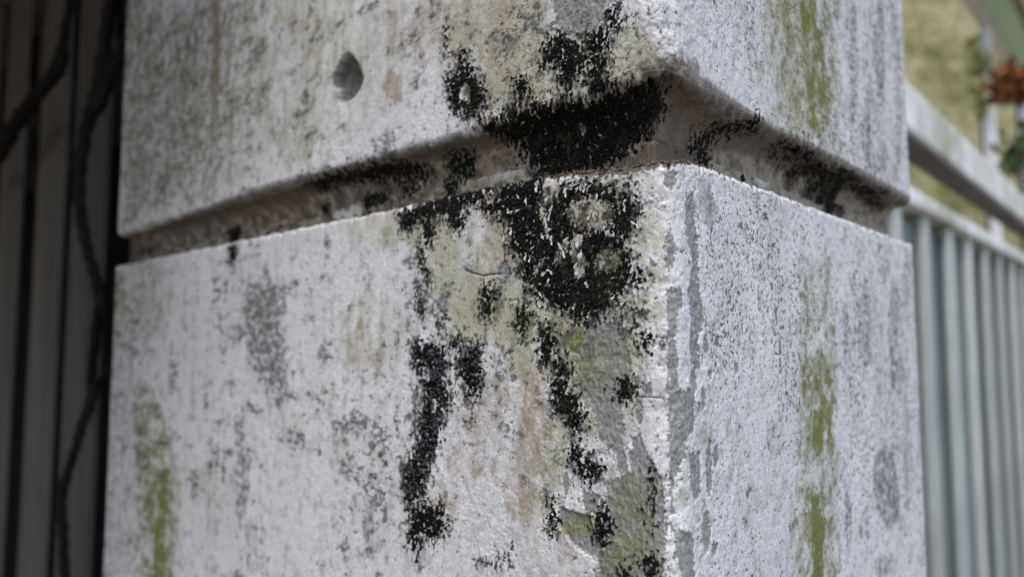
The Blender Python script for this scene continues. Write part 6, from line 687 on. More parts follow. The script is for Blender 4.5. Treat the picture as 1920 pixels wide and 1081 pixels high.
# ------------------------------------------------------------------ pillar
pillar_loc = (*(P2 + .5 * A * L2 + .5 * B * R2), 0)
pillar = empty('pillar', pillar_loc, 'mould stained white painted masonry pillar with a deep horizontal joint', 'pillar')

corners = [((0, 0), CR), ((0, B), CR2), ((A, B), CR2), ((A, 0), CR2)]      # (a along L, b along R), walked R first
def make_columns():
    cols = []                                        # (kind, index, s, U mm)
    # right face b: 0 -> B
    t = 0.0; ts = [0.0]
    while t < B - CR - CR2:
        zz = 1 + .7333 * t / D
        t += .00056 * min(zz, 2.2) ** 2 * .62 if t > .0 else .0003
        ts.append(min(t, B - CR - CR2))
    W = B - CR - CR2
    for q in ts: cols.append(('F', 0, q / W, (RHO + q) * 1000))
    u = RHO + W; l2 = CR2 * math.pi / 2
    for i in range(1, 10): cols.append(('C', 1, i / 10, (u + l2 * i / 10) * 1000))
    u += l2; W2 = A - 2 * CR2
    for i in range(0, 41): cols.append(('F', 1, i / 40, (u + W2 * i / 40) * 1000))
    u += W2
    for i in range(1, 10): cols.append(('C', 2, i / 10, (u + l2 * i / 10) * 1000))
    u += l2
    right = cols
    # left side, walking away from the corner (negative U)
    left = []
    t = 0.0; ts = [0.0]; W = A - CR - CR2
    while t < W:
        zz = 1 + .68 * t / D
        t += .00034 * min(zz, 2.4) ** 2 * .95
        ts.append(min(t, W))
    for q in ts: left.append(('F', 3, 1 - q / W, -(RHO + q) * 1000))
    uu = RHO + W
    for i in range(1, 10): left.append(('C', 3, 1 - i / 10, -(uu + l2 * i / 10) * 1000))
    uu += l2; W2 = B - 2 * CR2
    for i in range(0, 41): left.append(('F', 2, 1 - i / 40, -(uu + W2 * i / 40) * 1000))
    arc = [('C', 0, i / 42, (-RHO + 2 * RHO * i / 42) * 1000) for i in range(1, 42)]
    return left[::-1] + arc + right
COLS = make_columns()
U = np.array([c[3] for c in COLS])

def girth(delta):
    """delta (m) -> positions (n,2) and outward normals (n,2) of the columns on the inset outline"""
    pts = [np.array(p, float) for p, _ in corners]
    ins = [np.array((delta, delta)), np.array((delta, B - delta)), np.array((A - delta, B - delta)), np.array((A - delta, delta))]
    rad = [max(r - .6 * delta, .002) for _, r in corners]
    dirs = [np.array((0, 1.)), np.array((1., 0)), np.array((0, -1.)), np.array((-1., 0))]
    nrm = [np.array((-1., 0)), np.array((0, 1.)), np.array((1., 0)), np.array((0, -1.))]
    pos = np.empty((len(COLS), 2)); nor = np.empty((len(COLS), 2))
    for i, (k, j, s, u) in enumerate(COLS):
        if k == 'F':
            a = ins[j] + dirs[j] * rad[j]; b = ins[(j + 1) % 4] - dirs[j] * rad[(j + 1) % 4]
            pos[i] = a + (b - a) * s; nor[i] = nrm[j]
        else:
            n0, n1 = nrm[(j - 1) % 4], nrm[j]
            n = n0 * math.cos(s * math.pi / 2) + n1 * math.sin(s * math.pi / 2)
            cen = ins[j] - (n0 + n1) * rad[j]
            pos[i] = cen + n * rad[j]; nor[i] = n
    w = lambda q: q[:, :1] * L2 + q[:, 1:] * R2
    return P2 + w(pos), w(nor)

def profile_rows():
    fine, coarse = .34, 1.0
    # lower block, from the ground up to the ledge
    re = 2.2
    z = [-(ZL * 1000)] + list(np.linspace(-1400, -260, 14)) + list(np.arange(-255, -126, coarse)) + list(np.arange(-126, -re, fine))
    low = [(q, 0.0, q) for q in z]
    for a in np.linspace(0, math.pi / 2, 7):
        low.append((-re + re * math.sin(a), re - re * math.cos(a), -re + re * a))
    v0 = -re + re * math.pi / 2
    for q in np.arange(re + .5, G + 2.1, .6): low.append((0, q, v0 + q - re))
    # joint
    joi = [(q, G, q) for q in np.arange(-3, GAP - 9, fine)]
    # upper block, from the back of the cove out and up
    CV = 13.0
    up = [(GAP - CV - .2, G + 2, GAP - CV - 2)]
    re = 3.6
    for s in np.linspace(0, 1, 52):
        up.append((GAP - CV + (CV - .4) * math.sin(s * math.pi / 2), re + (G - re) * math.cos(s * math.pi / 2), GAP - CV + (CV - .4) * s))
    for a in np.linspace(.12, math.pi / 2, 9):
        up.append((GAP - .4 + re - re * math.cos(a), re - re * math.sin(a), GAP - .4 + re * a * .7))
    z0 = GAP + re - .2
    z = list(np.arange(z0, 132, fine)) + list(np.arange(132.5, 300, coarse)) + list(np.linspace(310, 1600, 14))
    up += [(q, 0.0, q) for q in z]
    return {'W': np.array(low), 'J': np.array(joi), 'U': np.array(up)}
PROF = profile_rows()

def poly_field(acc, V, spec, tags=None, tagno=0, frag=None, halo=None):
    part, pts, strength, rough, freq, soft = spec[:6]
    pts = np.array(pts); m = rough * 2.4 + soft + (6.5 if halo is not None else 3.5 if frag is not None else .8)
    c0, c1 = np.searchsorted(U, [pts[:, 0].min() - m, pts[:, 0].max() + m])
    rr = np.where((V > pts[:, 1].min() - m) & (V < pts[:, 1].max() + m))[0]
    if c1 <= c0 or len(rr) == 0: return
    r0, r1 = rr[0], rr[-1] + 1
    X, Y = np.meshgrid(U[c0:c1].astype(np.float32), V[r0:r1].astype(np.float32))
    best = np.full(X.shape, 1e9, np.float32); inside = np.zeros(X.shape, bool)
    for (x0, y0), (x1, y1) in zip(pts, np.roll(pts, -1, 0)):
        ex, ey = x1 - x0, y1 - y0
        t = np.clip(((X - x0) * ex + (Y - y0) * ey) / (ex * ex + ey * ey + 1e-9), 0, 1)
        best = np.minimum(best, (X - x0 - t * ex) ** 2 + (Y - y0 - t * ey) ** 2)
        if abs(ey) > 1e-9:
            inside ^= ((y0 > Y) != (y1 > Y)) & (X < ex * (Y - y0) / ey + x0)
    sd = np.sqrt(best) * np.where(inside, 1, -1)
    sd = sd + rough * (1.6 if frag is not None else 2.3) * fbm(X * freq, Y * freq * .6, 6, int(abs(pts[0, 0] * 3)) % 900, .68)
    if halo is not None:
        np.maximum(halo[r0:r1, c0:c1], sstep(-6.0, .5, sd) * strength, out=halo[r0:r1, c0:c1])
    if frag is not None:
        nz, k, wd = frag
        f = sstep(-.35, .35, np.clip(sd / wd, -3.5, 1.25) + k * nz[r0:r1, c0:c1] + .15) * strength
    else:
        f = sstep(-soft, soft, sd) * strength
    cur = acc[r0:r1, c0:c1]
    if tags is not None:
        tags[r0:r1, c0:c1] = np.where(f > np.maximum(cur, .5), tagno, tags[r0:r1, c0:c1])
    np.maximum(cur, f, out=cur)

CRUST_TAGS = ['misc', 'groove', 'upper', 'ring', 'main', 'lip', 'joint', 'streak', 'tongue']
crust_pts = {t: [] for t in CRUST_TAGS}
SURF = {}; crust_main = []
def build_part(part, name, label):
    prof = PROF[part]; V = prof[:, 2]; nr, nc = len(prof), len(U)
    Ug, Vg = np.meshgrid(U.astype(np.float32), V.astype(np.float32))
    F = {}; halo = np.zeros((nr, nc), np.float32)
    unit = lambda q: q / (q.std() + 1e-6)
    fr_c = unit(fbm(Ug * .75, Vg * .5, 5, 301, .7)); fr_b = unit(fbm(Ug * .8, Vg * .35, 5, 311, .65))
    tags = np.zeros((nr, nc), np.int8)
    for key, specs in FEAT.items():
        acc = np.zeros((nr, nc), np.float32)
        for s in specs:
            if s[0] == part:
                if key == 'crust': poly_field(acc, V, s, tags, CRUST_TAGS.index(s[6]) if len(s) > 6 else 0, (fr_c, .95, 2.0), halo)
                elif key == 'bare': poly_field(acc, V, s, frag=(fr_b, .5, .6))
                else: poly_field(acc, V, s)
        F[key] = acc
    crust = np.clip(F['crust'] - F['clear'], 0, 1)
    bare = np.maximum(np.maximum(F['bare'], F['chip']), F['chip2'] * .62)
    crust *= 1 - .0 * bare
    # scattered specks, pits and run-down stains over everything, more of them where FEAT['dens'] says
    big = fbm(Ug / 34, Vg / 70, 4, 3)
    dens = .10 + .55 * big - .06 * sstep(-70, -150, Ug) + F['dens'] * .55 - F['clean'] * .55
    if part == 'J': dens = dens + .05
    zs = lambda q: q / (q.std() + 1e-6)
    lf = sstep(-30, -110, Ug); Ux = np.where(Ug < 0, -200 * np.log1p(-np.minimum(Ug, 0) / 200) * 1.0, Ug)
    n1 = zs(fbm(Ux * .42, Vg * .34, 6, 11, .72)); n2 = zs(fbm(Ux * 1.0, Vg * .7, 4, 23, .65)); n3 = zs(fbm(Ux * .085, Vg * .085, 7, 29, .64))
    zt = 1.9 - 1.7 * dens + .30 * lf - .25 * sstep(0, 25, Ug)
    speck = np.maximum(sstep(zt, zt + .55, n1), .85 * sstep(zt + .35, zt + .8, n2))
    rt = sstep(0, 25, Ug) * (part != 'J')
    speck = np.maximum(speck, rt * sstep(1.45 - 1.1 * dens, 1.75 - 1.1 * dens, n2))
    vs = fbm(Ug * .16, Vg * .018, 4, 31); vs2 = fbm(Ug * .10, Vg * .05, 5, 47, .65)
    zg = .62 - 1.45 * dens - 1.1 * vs - .15 * lf + .9 * sstep(-30, 20, Ug)
    strk = .24 * rt * sstep(.15, .75, fbm(Ug * .14, Vg * .022, 5, 337, .6) + .25 * fbm(Ug * .5, Vg * .3, 4, 341) + .25 * sstep(40, 75, Ug))
    blot = sstep(zg - .3, zg + 2.1, n3)
    hn = .5 + .5 * unit(fbm(Ug * .30, Vg * .20, 6, 331, .7))
    halo = np.clip(halo * np.clip(hn, 0, 1.4), 0, 1) * (1 - .75 * F['bare'])
    grey = np.clip(np.maximum(np.maximum(np.maximum(F['grey'] * (.75 + .25 * n1), .85 * halo), strk), blot * np.clip(.62 + .30 * n1 + .18 * n2, 0, 1.1)) * (1 - .6 * F['clean']), 0, 1)
    n1 = n1 * .3
    khaki = np.clip(F['khaki'] * (.8 + .6 * big + .5 * vs2) + .25 * sstep(.0, .6, vs), 0, 1) * (1 - .5 * F['clean'])
    ochre = F['ochre'] * (.75 + .5 * vs2); algae_and_shade = F['algae_and_shade'] * np.clip(.95 + .22 * n3 + .15 * n1 / .3, .35, 1.2); dirt = np.maximum(F['dirt'], .75 * halo * sstep(-.25, .4, vs2)); algae_and_shade = np.maximum(algae_and_shade, .55 * halo * sstep(.1, .6, -vs2))
    speck = np.maximum(speck, sstep(1.05, 1.6, n1 / .3 + 1.7 * halo) * (halo > .02))
    if part == 'J':
        jn = fbm(Ug * .16, Vg * .30, 5, 61)
        dirt = np.clip(np.maximum(dirt, .16 + .75 * jn + .36 * sstep(-30, -160, Ug)) * (1 - F['clean']), 0, 1); grey *= .4; ochre = np.maximum(ochre, .45 * (1 - F['clean'])); khaki = np.maximum(khaki, .8 * (1 - F['clean']))
        crust = np.maximum(crust, .9 * sstep(.42, .62, fbm(Ug * .14, Vg * .22, 5, 71) + .25 * jn) * (1 - F['clean']))
    if part == 'U':
        cove = sstep(GAP + 1.2, GAP - 3.0, Vg)
        cn = fbm(Ug * .12 + Vg * .06, Vg * .25, 5, 81)
        dirt = np.maximum(dirt, cove * np.clip(.24 + .16 * sstep(GAP - 9, GAP - 1, Vg) + .75 * cn + .30 * sstep(-30, -160, Ug), 0, 1)); khaki = np.maximum(khaki, .6 * cove); ochre = np.maximum(ochre, .62 * cove); grey *= 1 - .7 * cove; crust = np.maximum(crust, cove * .62 * sstep(.40, .8, cn + .1 * n1))
    if part == 'W':
        ledge = sstep(-1.2, .6, Vg)
        dirt = np.maximum(dirt, ledge * np.clip(.5 + .4 * n1, 0, 1))
    speck = speck * (1 - .6 * F['bare'])
    speck = np.clip(np.maximum(speck, F['crack'] * 1.2), 0, 1)
    # relief, mm
    h = .30 * fbm(Ug / 30, Vg / 38, 3, 91) + .10 * fbm(Ug * .35, Vg * .3, 3, 97) + .035 * fbm(Ug * 1.3, Vg * .9, 3, 101)
    def blur(q, n):
        for k in range(n):
            q = (np.roll(q, 1 + k, 0) + np.roll(q, -1 - k, 0) + np.roll(q, 1 + k, 1) + np.roll(q, -1 - k, 1)) / 4
        return q
    sharp = np.maximum(.45 * F['bare'], .8 * crust)
    lift = np.clip(blur(sharp, 3) * (1 - sharp) * 3, 0, 1) * np.clip(.5 + .5 * fr_b, 0, 1.4)
    cw = np.exp(-(np.minimum(Ug + 20, 0) / 75) ** 2) * np.exp(-(np.maximum(Ug, 0) / 45) ** 2) * (part != 'J')
    coat = sstep(-.025, .025, fbm(Ug * .085, Vg * .06, 6, 401, .62) - .05) + .8 * sstep(-.03, .03, fbm(Ug * .16, Vg * .12, 5, 411, .6) + .05)
    ck = np.abs(fbm(Ug * .075, Vg * .065, 5, 421, .5)) + .03 * (fbm(Ug * .03, Vg * .03, 2, 431) < .12)
    hair = sstep(.013, .004, ck) * cw
    speck = np.maximum(speck, .8 * hair)
    h = h - 1.3 * np.exp(-(Ug / 5.5) ** 2) * np.clip(fbm(Ug * .12, Vg * .10, 5, 441, .6) + .05, 0, 1)
    h = h + .20 * coat * cw - .30 * hair
    h = h + .40 * lift - .48 * bare - .55 * F['chip2'] - .6 * F['crack'] - .16 * speck * (1 - .6 * rt)
    h = h - blur(F['chip'], 1) * (5.2 + .5 * fbm(Ug / 3, Vg / 5, 3, 5) - .05 * (Vg - 72))
    h = h + crust * (.18 + .55 * np.abs(fbm(Ug * .9, Vg * .7, 3, 111)))
    # worn arris next to the joint
    er = np.exp(-((Ug - 1) / 9.5) ** 2) * (1 + .6 * fbm(Ug * .3, Vg * .3, 3, 121))
    dzz = np.zeros_like(h)
    if part == 'U':
        near = np.exp(-np.maximum(Vg - GAP, 0) / 4.5) * sstep(GAP - 7, GAP, Vg)
        h = h - 2.6 * er * near; dzz += 2.0 * er * near
        edge = np.exp(-((Vg - GAP - .5) / 2.0) ** 2)
        dzz += edge * 2.2 * np.clip(fbm(Ug * .2, Vg * .05, 5, 137), 0, 1)
        h = h - edge * 2.8 * np.clip(fbm(Ug * .16, Vg * .1, 5, 131) + .05, 0, 1)
    if part == 'W':
        lipz = np.exp(-((Ug + 13) / 17) ** 2) * (1 + .35 * fbm(Ug * .35, 0 * Vg, 3, 141)) + .50 * fbm(Ug * .12, 0 * Vg, 6, 151, .65)
        fall = np.exp(-np.maximum(-Vg, 0) / 5.0)
        dzz -= 2.5 * np.maximum(lipz, -.15) * fall + 3.6 * np.maximum(unit(fbm(Ug * .30, 0 * Vg, 5, 157, .6)) - .8, 0) * np.exp(-np.maximum(-Vg, 0) / 1.6)
        h = h - 1.2 * er * np.exp(-np.maximum(-Vg, 0) / 3.5)
    # geometry
    out = -prof[:, 1]; zz = prof[:, 0]
    to = np.gradient(out); tz = np.gradient(zz); ln = np.hypot(to, tz) + 1e-9
    no, nz_ = tz / ln, -to / ln
    cache = {}
    pos = np.empty((nr, nc, 3), np.float32)
    for i in range(nr):
        d = round(float(prof[i, 1]), 4)
        if d not in cache: cache[d] = girth(d / 1000)
        p, nn = cache[d]
        hh = h[i] / 1000
        pos[i, :, :2] = p + nn * (hh * no[i])[:, None]
        pos[i, :, 2] = ZL + zz[i] / 1000 + hh * nz_[i] + dzz[i] / 1000
    if part == 'W': pos[0, :, 2] = 0.0
    v = pos.reshape(-1, 3) - np.array(pillar_loc, np.float32)
    r_, c_ = np.meshgrid(np.arange(nr - 1), np.arange(nc), indexing='ij')
    c2 = (c_ + 1) % nc
    f = np.stack([r_ * nc + c_, r_ * nc + c2, (r_ + 1) * nc + c2, (r_ + 1) * nc + c_], -1).reshape(-1, 4)
    me = mesh_np(name, v, f, M['paint'], True)
    for an, chans in (('mask_a', (crust, bare, speck, ochre)), ('mask_b', (algae_and_shade, dirt, khaki, grey))):
        at = me.attributes.new(an, 'FLOAT_COLOR', 'POINT')
        at.data.foreach_set('color', np.ascontiguousarray(np.stack([np.clip(c, 0, 1) for c in chans], -1).reshape(-1), np.float32))
    o = link(name, me, pillar); o['label'] = label
    SURF[part] = (pos, V)
    # where the mould stands up as grains
    vis = (np.abs(Ug) < 260) & (Vg > -150) & (Vg < 140)
    pick = (crust > .8) & vis & (rng.random((nr, nc)) < .20)
    for k, t in enumerate(CRUST_TAGS):
        s = pick & (tags == k) & (F['crust'] > .6) if True else None
        if s.any(): crust_pts[t].append(pos[s])
        if t in ('main', 'upper') and part != 'J' and s.any(): crust_main.extend(zip(Ug[s][::9], Vg[s][::9])) if part == 'W' else None
    return o
build_part('W', 'lower_block', 'lower block with peeling white paint and black mould below the joint')
build_part('J', 'joint_band', 'dirty recessed band between the two blocks')
build_part('U', 'upper_block', 'upper block with rounded lower edge and a chipped hole')

_ico = []
_p = (1 + 5 ** .5) / 2
ICO_V = np.array([(-1, _p, 0), (1, _p, 0), (-1, -_p, 0), (1, -_p, 0), (0, -1, _p), (0, 1, _p), (0, -1, -_p), (0, 1, -_p), (_p, 0, -1), (_p, 0, 1), (-_p, 0, -1), (-_p, 0, 1)]) / math.hypot(1, _p)
ICO_F = np.array([(0, 11, 5), (0, 5, 1), (0, 1, 7), (0, 7, 10), (0, 10, 11), (1, 5, 9), (5, 11, 4), (11, 10, 2), (10, 7, 6), (7, 1, 8), (3, 9, 4), (3, 4, 2), (3, 2, 6), (3, 6, 8), (3, 8, 9), (4, 9, 5), (2, 4, 11), (6, 2, 10), (8, 6, 7), (9, 8, 1)])
def grains(points, rmin, rmax):
    n = len(points)
    s = rng.uniform(rmin, rmax, (n, 1, 1)) * rng.uniform(.6, 1.3, (n, 1, 3))
    v = ICO_V[None] * (1 + rng.uniform(-.28, .28, (n, 12, 1))) * s
    a = rng.uniform(0, 6.28, n); ca, sa = np.cos(a)[:, None], np.sin(a)[:, None]
    v = np.stack([v[..., 0] * ca - v[..., 1] * sa, v[..., 0] * sa + v[..., 1] * ca, v[..., 2]], -1) + points[:, None]
    f = ICO_F[None] + 12 * np.arange(n)[:, None, None]
    return v.reshape(-1, 3), f.reshape(-1, 3)
CRUST_LABEL = {'groove': 'thick black mould crust filling the joint near the corner', 'main': 'large black mould crust under the joint',
               'upper': 'ragged black mould above the joint', 'ring': 'ring shaped black mould spot', 'lip': 'black mould along the ledge',
               'joint': 'black mould in the far joint', 'streak': 'long black mould run down the lower block', 'tongue': 'short black mould tongue', 'misc': 'small scattered black mould spots'}
for t, pts in crust_pts.items():
    if not pts: continue
    pts = np.concatenate(pts) - np.array(pillar_loc)
    if t == 'streak': pts = pts[rng.random(len(pts)) < .5]
    v, f = grains(pts, *((.0003, .00085) if t == 'streak' else (.00016, .00052)))
    o = link('mould_crust', mesh_np('mould_crust', v, f, M['crust_blue' if t == 'streak' else 'crust'], True), pillar)
    o['label'] = CRUST_LABEL[t]; o['kind'] = 'stuff'

def surf_at(part, u, v):
    pos, V = SURF[part]
    i = int(np.clip(np.searchsorted(V, v), 1, len(V) - 2)); j = int(np.clip(np.searchsorted(U, u), 1, len(U) - 2))
    p = Vector(pos[i, j]); du = Vector(pos[i, min(j + 3, len(U) - 1)] - pos[i, j - 3]).normalized(); dv = Vector(pos[i + 1, j] - pos[i - 1, j])
    dv = Vector((0, 0, 1)); n = du.cross(dv).normalized()
    return p, du, dv, n
# brown grit lying along the ledge at the corner
gp = []
for _ in range(1500):
    u = rng.normal(-14, 16); u = float(np.clip(u, -75, 30))
    p, du, dv, n = surf_at('W', u, -.6)
    gp.append(np.array(p) - np.array(n) * rng.uniform(-.0003, .006) + np.array((0, 0, rng.uniform(0, .0008))))
v, f = grains(np.array(gp) - np.array(pillar_loc), .00018, .0006)
o = link('grit', mesh_np('grit', v, f, M['grit'], True), pillar); o['kind'] = 'stuff'; o['label'] = 'brown grit lying on the ledge at the corner'

# loose curls of paint
extra = []
for _ in range(26):
    q = rng.integers(len(crust_main)); extra.append((float(crust_main[q][0]), float(crust_main[q][1]), rng.uniform(1.2, 3.2), rng.uniform(.5, 1.3), rng.uniform(10, 150)))
for (u, v_, ln, wd, ang) in FLAKES + extra:
    p, du, dv, n = surf_at('W', u, v_)
    a = math.radians(ang + rng.uniform(-8, 8)); e1 = du * math.cos(a) + dv * math.sin(a); e2 = n.cross(e1)
    ln *= 1.25; wd *= .62; nl, nw = 9, 5; top = []; bot = []
    bend = rng.uniform(-.35, .35); ph = rng.uniform(0, 6)
    for i in range(nl):
        s = i / (nl - 1) * 2 - 1
        half = wd / 2 * max(.10, (1 - abs(s) ** 2.6)) * (1 + .55 * math.sin(4.3 * s + ph) + .3 * math.sin(11 * s + 2 * ph))
        for j in range(nw):
            q = j / (nw - 1) * 2 - 1
            x = s * ln / 2; y = q * half * (1 + .2 * math.sin(9 * s + ph * 2 + q)) + bend * ln * .3 * (s * s - .4) + .12 * math.sin(7 * s + ph)
            z = .5 + .5 * (q * .5 + .5) ** 2 * wd * .7 + .18 * math.sin(4 * s + ph) + .1 * math.sin(3 * q + ph)
            c = p + (e1 * x + e2 * y + n * z) / 1000
            top.append(c); bot.append(c - n * .00016)
    vv = np.array([tuple(c) for c in top + bot]) - np.array(pillar_loc); N = nl * nw; ff = []
    idx = lambda i, j: i * nw + j
    for i in range(nl - 1):
        for j in range(nw - 1):
            q = [idx(i, j), idx(i + 1, j), idx(i + 1, j + 1), idx(i, j + 1)]
            ff.append(q); ff.append([k + N for k in q[::-1]])
    rim = [idx(i, 0) for i in range(nl)] + [idx(nl - 1, j) for j in range(1, nw)] + [idx(i, nw - 1) for i in range(nl - 2, -1, -1)] + [idx(0, j) for j in range(nw - 2, 0, -1)]
    for a_, b_ in zip(rim, rim[1:] + rim[:1]): ff.append([b_, a_, a_ + N, b_ + N])
    link('paint_flake', mesh_np('paint_flake', vv, np.array(ff), M['flake'], True), pillar)

# ------------------------------------------------------------------ timber: boxes laid along a run
def box_mesh(name, sx, sy, sz, mat, bev=.003, wob=.0):
    """box from 0..sx, centred in y, from 0..sz, with chamfered long edges"""
    import bmesh
    bm = bmesh.new()
    bmesh.ops.create_cube(bm, size=1)
    for v in bm.verts: v.co = ((v.co.x + .5) * sx, v.co.y * sy, (v.co.z + .5) * sz)
    if bev: bmesh.ops.bevel(bm, geom=bm.edges[:], offset=bev, segments=2, profile=.6, affect='EDGES')
    me = bpy.data.meshes.new(name); bm.to_mesh(me); bm.free()
    me.materials.append(mat)
    for p in me.polygons: p.use_smooth = False
    return me

def run_empty(name, base, direction, label, cat, group=None):
    o = empty(name, (base[0], base[1], 0), label, cat, group)
    o.rotation_euler.z = math.atan2(direction[1], direction[0])
    return o

# right fence: pale boards, white battens, a rail, an open gap and a broad hand rail above it (runs along R)
# local x along the run, local y to its left = into the picture
fr = run_empty('batten_fence', P2 + .1685 * L2, R2, 'white batten fence with pale boards and stained hand rail right of the pillar', 'fence')
T0, PITCH_F = .917, .16
RAIL_T = 1.45 + .228
bat = box_mesh('batten', .042, .012, RAIL_T - .026 - .002, M['white_wood'], .003)
brd = box_mesh('board', PITCH_F - .006, .02, RAIL_T - .04, M['pale_board'], .002)
for k in range(-4, 30):
    x = T0 + k * PITCH_F
    if x < B + .01: continue
    o = link('batten', bat, fr); o.location = (x - .021 + rng.uniform(-.005, .005), 0.014, 0.0); o.rotation_euler.y = rng.uniform(-.003, .003)
    o = link('board', brd, fr); o.location = (x + .003 + .08, .032 + (k % 2) * .002, 0)
rail = link('rail', box_mesh('rail', 5.0, .07, .026, M['rail_wood'], .006), fr); rail.location = (B + .005, .033, RAIL_T - .026)
hand = link('hand_rail', box_mesh('hand_rail', 5.0, .045, .074, M['rail_wood'], .008), fr); hand.location = (B + .005, .0225, 1.45 + .313)
o = link('underside_shade', box_mesh('underside_shade', 5.0, .043, .006, M['dark_board'], .001), fr); o.location = (B + .005, .0235, 1.45 + .306)  # dark strip standing in for shade under the hand rail
for x in (B + .03, 2.9, 4.9):
    o = link('rail_post', box_mesh('rail_post', .06, .035, (.306 - .228 - .002), M['white_wood'], .004), fr); o.location = (x, .025, RAIL_T + .001)

# left fence: dark upright boards with black gaps (runs along L; local y points away from the camera side as -R... so offsets are negative)
fl = run_empty('board_fence', P2 + .0505 * R2, L2, 'dark brown upright board fence with black gaps left of the pillar', 'fence')
dbm = box_mesh('board', .092, .007, 1.95, M['dark_board'], .0015)
for k in range(-1, 14):
    x = .618 + .034 + k * .16
    o = link('board', dbm, fl); o.location = (x + rng.uniform(-.004, .004), -.011 + rng.uniform(-.004, .002), 0); o.rotation_euler = (0, rng.uniform(-.004, .004), 0)
for z in (.35, 1.78):
    o = link('rail', box_mesh('rail', 2.4, .04, .09, M['dark_board'], .003), fl); o.location = (A + .01, -.045, z)

# dark shed behind it, unseen overhang and wing added to shade the pillar
sh = run_empty('shed', P2 + .0505 * R2, L2, 'dark timber shed behind the board fence with an overhang and wing added to block light', 'shed')
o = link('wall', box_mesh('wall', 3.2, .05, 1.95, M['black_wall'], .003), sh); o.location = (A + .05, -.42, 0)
o = link('shade_roof', box_mesh('shade_roof', 3.4, 3.2, .05, M['dark_board'], .004), sh); o.location = (A + .012, 1.1, 1.955)  # out of view, put in to cut sky light at the pillar's left
o = link('shade_roof', box_mesh('shade_roof', A + .010 - .13, 2.6, .05, M['dark_board'], .004), sh); o.location = (.13, 1.40, 1.955)  # extra unseen piece, added to shade the left half of the face
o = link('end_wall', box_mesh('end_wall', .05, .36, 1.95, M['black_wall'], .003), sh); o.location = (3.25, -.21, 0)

o = link('shade_wall', box_mesh('shade_wall', .04, 2.6, 1.95, M['dark_board'], .003), sh); o.location = (1.16, 1.33, 0)  # unseen wing added to darken the pillar's left end

# climbing vine on the dark fence
def tube(name, pts, radii, mat, parent=None, sides=8, sub=6):
    P = [Vector(p) for p in pts]; out = []; rad = []
    for i in range(len(P) - 1):
        p0, p1, p2, p3 = P[max(i - 1, 0)], P[i], P[i + 1], P[min(i + 2, len(P) - 1)]
        for s in range(sub):
            t = s / sub
            out.append(.5 * ((2 * p1) + (p2 - p0) * t + (2 * p0 - 5 * p1 + 4 * p2 - p3) * t * t + (3 * p1 - p0 - 3 * p2 + p3) * t ** 3))
            rad.append(radii[i] + (radii[i + 1] - radii[i]) * t)
    out.append(P[-1]); rad.append(radii[-1])
    v = []; f = []
    for i, p in enumerate(out):
        d = (out[min(i + 1, len(out) - 1)] - out[max(i - 1, 0)]).normalized()
        a = d.cross(Vector((.3, .9, .1))).normalized(); b = d.cross(a)
        for k in range(sides):
            w = 2 * math.pi * k / sides; r = rad[i] * (1 + .14 * math.sin(i * 1.7 + k * 2.1))
            v.append(p + (a * math.cos(w) + b * math.sin(w)) * r)
    for i in range(len(out) - 1):
        for k in range(sides):
            k2 = (k + 1) % sides
            f.append((i * sides + k, i * sides + k2, (i + 1) * sides + k2, (i + 1) * sides + k))
    base = parent.location if parent else Vector((0, 0, 0))
    return link(name, mesh_np(name, np.array([tuple(q - base) for q in v]), np.array(f), mat, True), parent)
vl = VINES[0][0][-1]
vine = empty('climbing_vine', (VINES[2][0][-1][0], VINES[2][0][-1][1], 0), 'bare dark climbing vine stems twisting up the dark board fence', 'vine')
for pts, rad in VINES: tube('stem', pts, [q * .68 for q in rad], M['vine'], vine)
# its foot, out of the frame, down to the ground
q = VINES[2][0][-1]; tube('stem', [q, (q[0] - .01, q[1], .9), (q[0] + .02, q[1] + .01, .4), (q[0], q[1], 0)], [.006, .007, .009, .012], M['vine'], vine)

# ------------------------------------------------------------------ veranda far right: white beam, green soffit, brown edge board, slim post
ve = run_empty('veranda', P2 + .556 * L2, R2, 'veranda eave with pale green soffit on a slim white post', 'veranda')
ZB = 1.45 + 1.66
o = link('beam', box_mesh('beam', 4.0, .05, .07, M['post'], .004), ve); o.location = (1.5, .0, ZB)
o = link('soffit_board', box_mesh('soffit_board', 4.0, .115, .02, M['green_board'], .002), ve); o.location = (1.5, -.085, ZB + .05)
o = link('edge_board', box_mesh('edge_board', 4.0, .04, .12, M['brown_board'], .003), ve); o.location = (1.5, -.165, ZB + .03)
for x in (4.15, 5.4):
    o = link('post', box_mesh('post', .05, .05, ZB - .001, M['post'], .004), ve); o.location = (x, 0, 0)

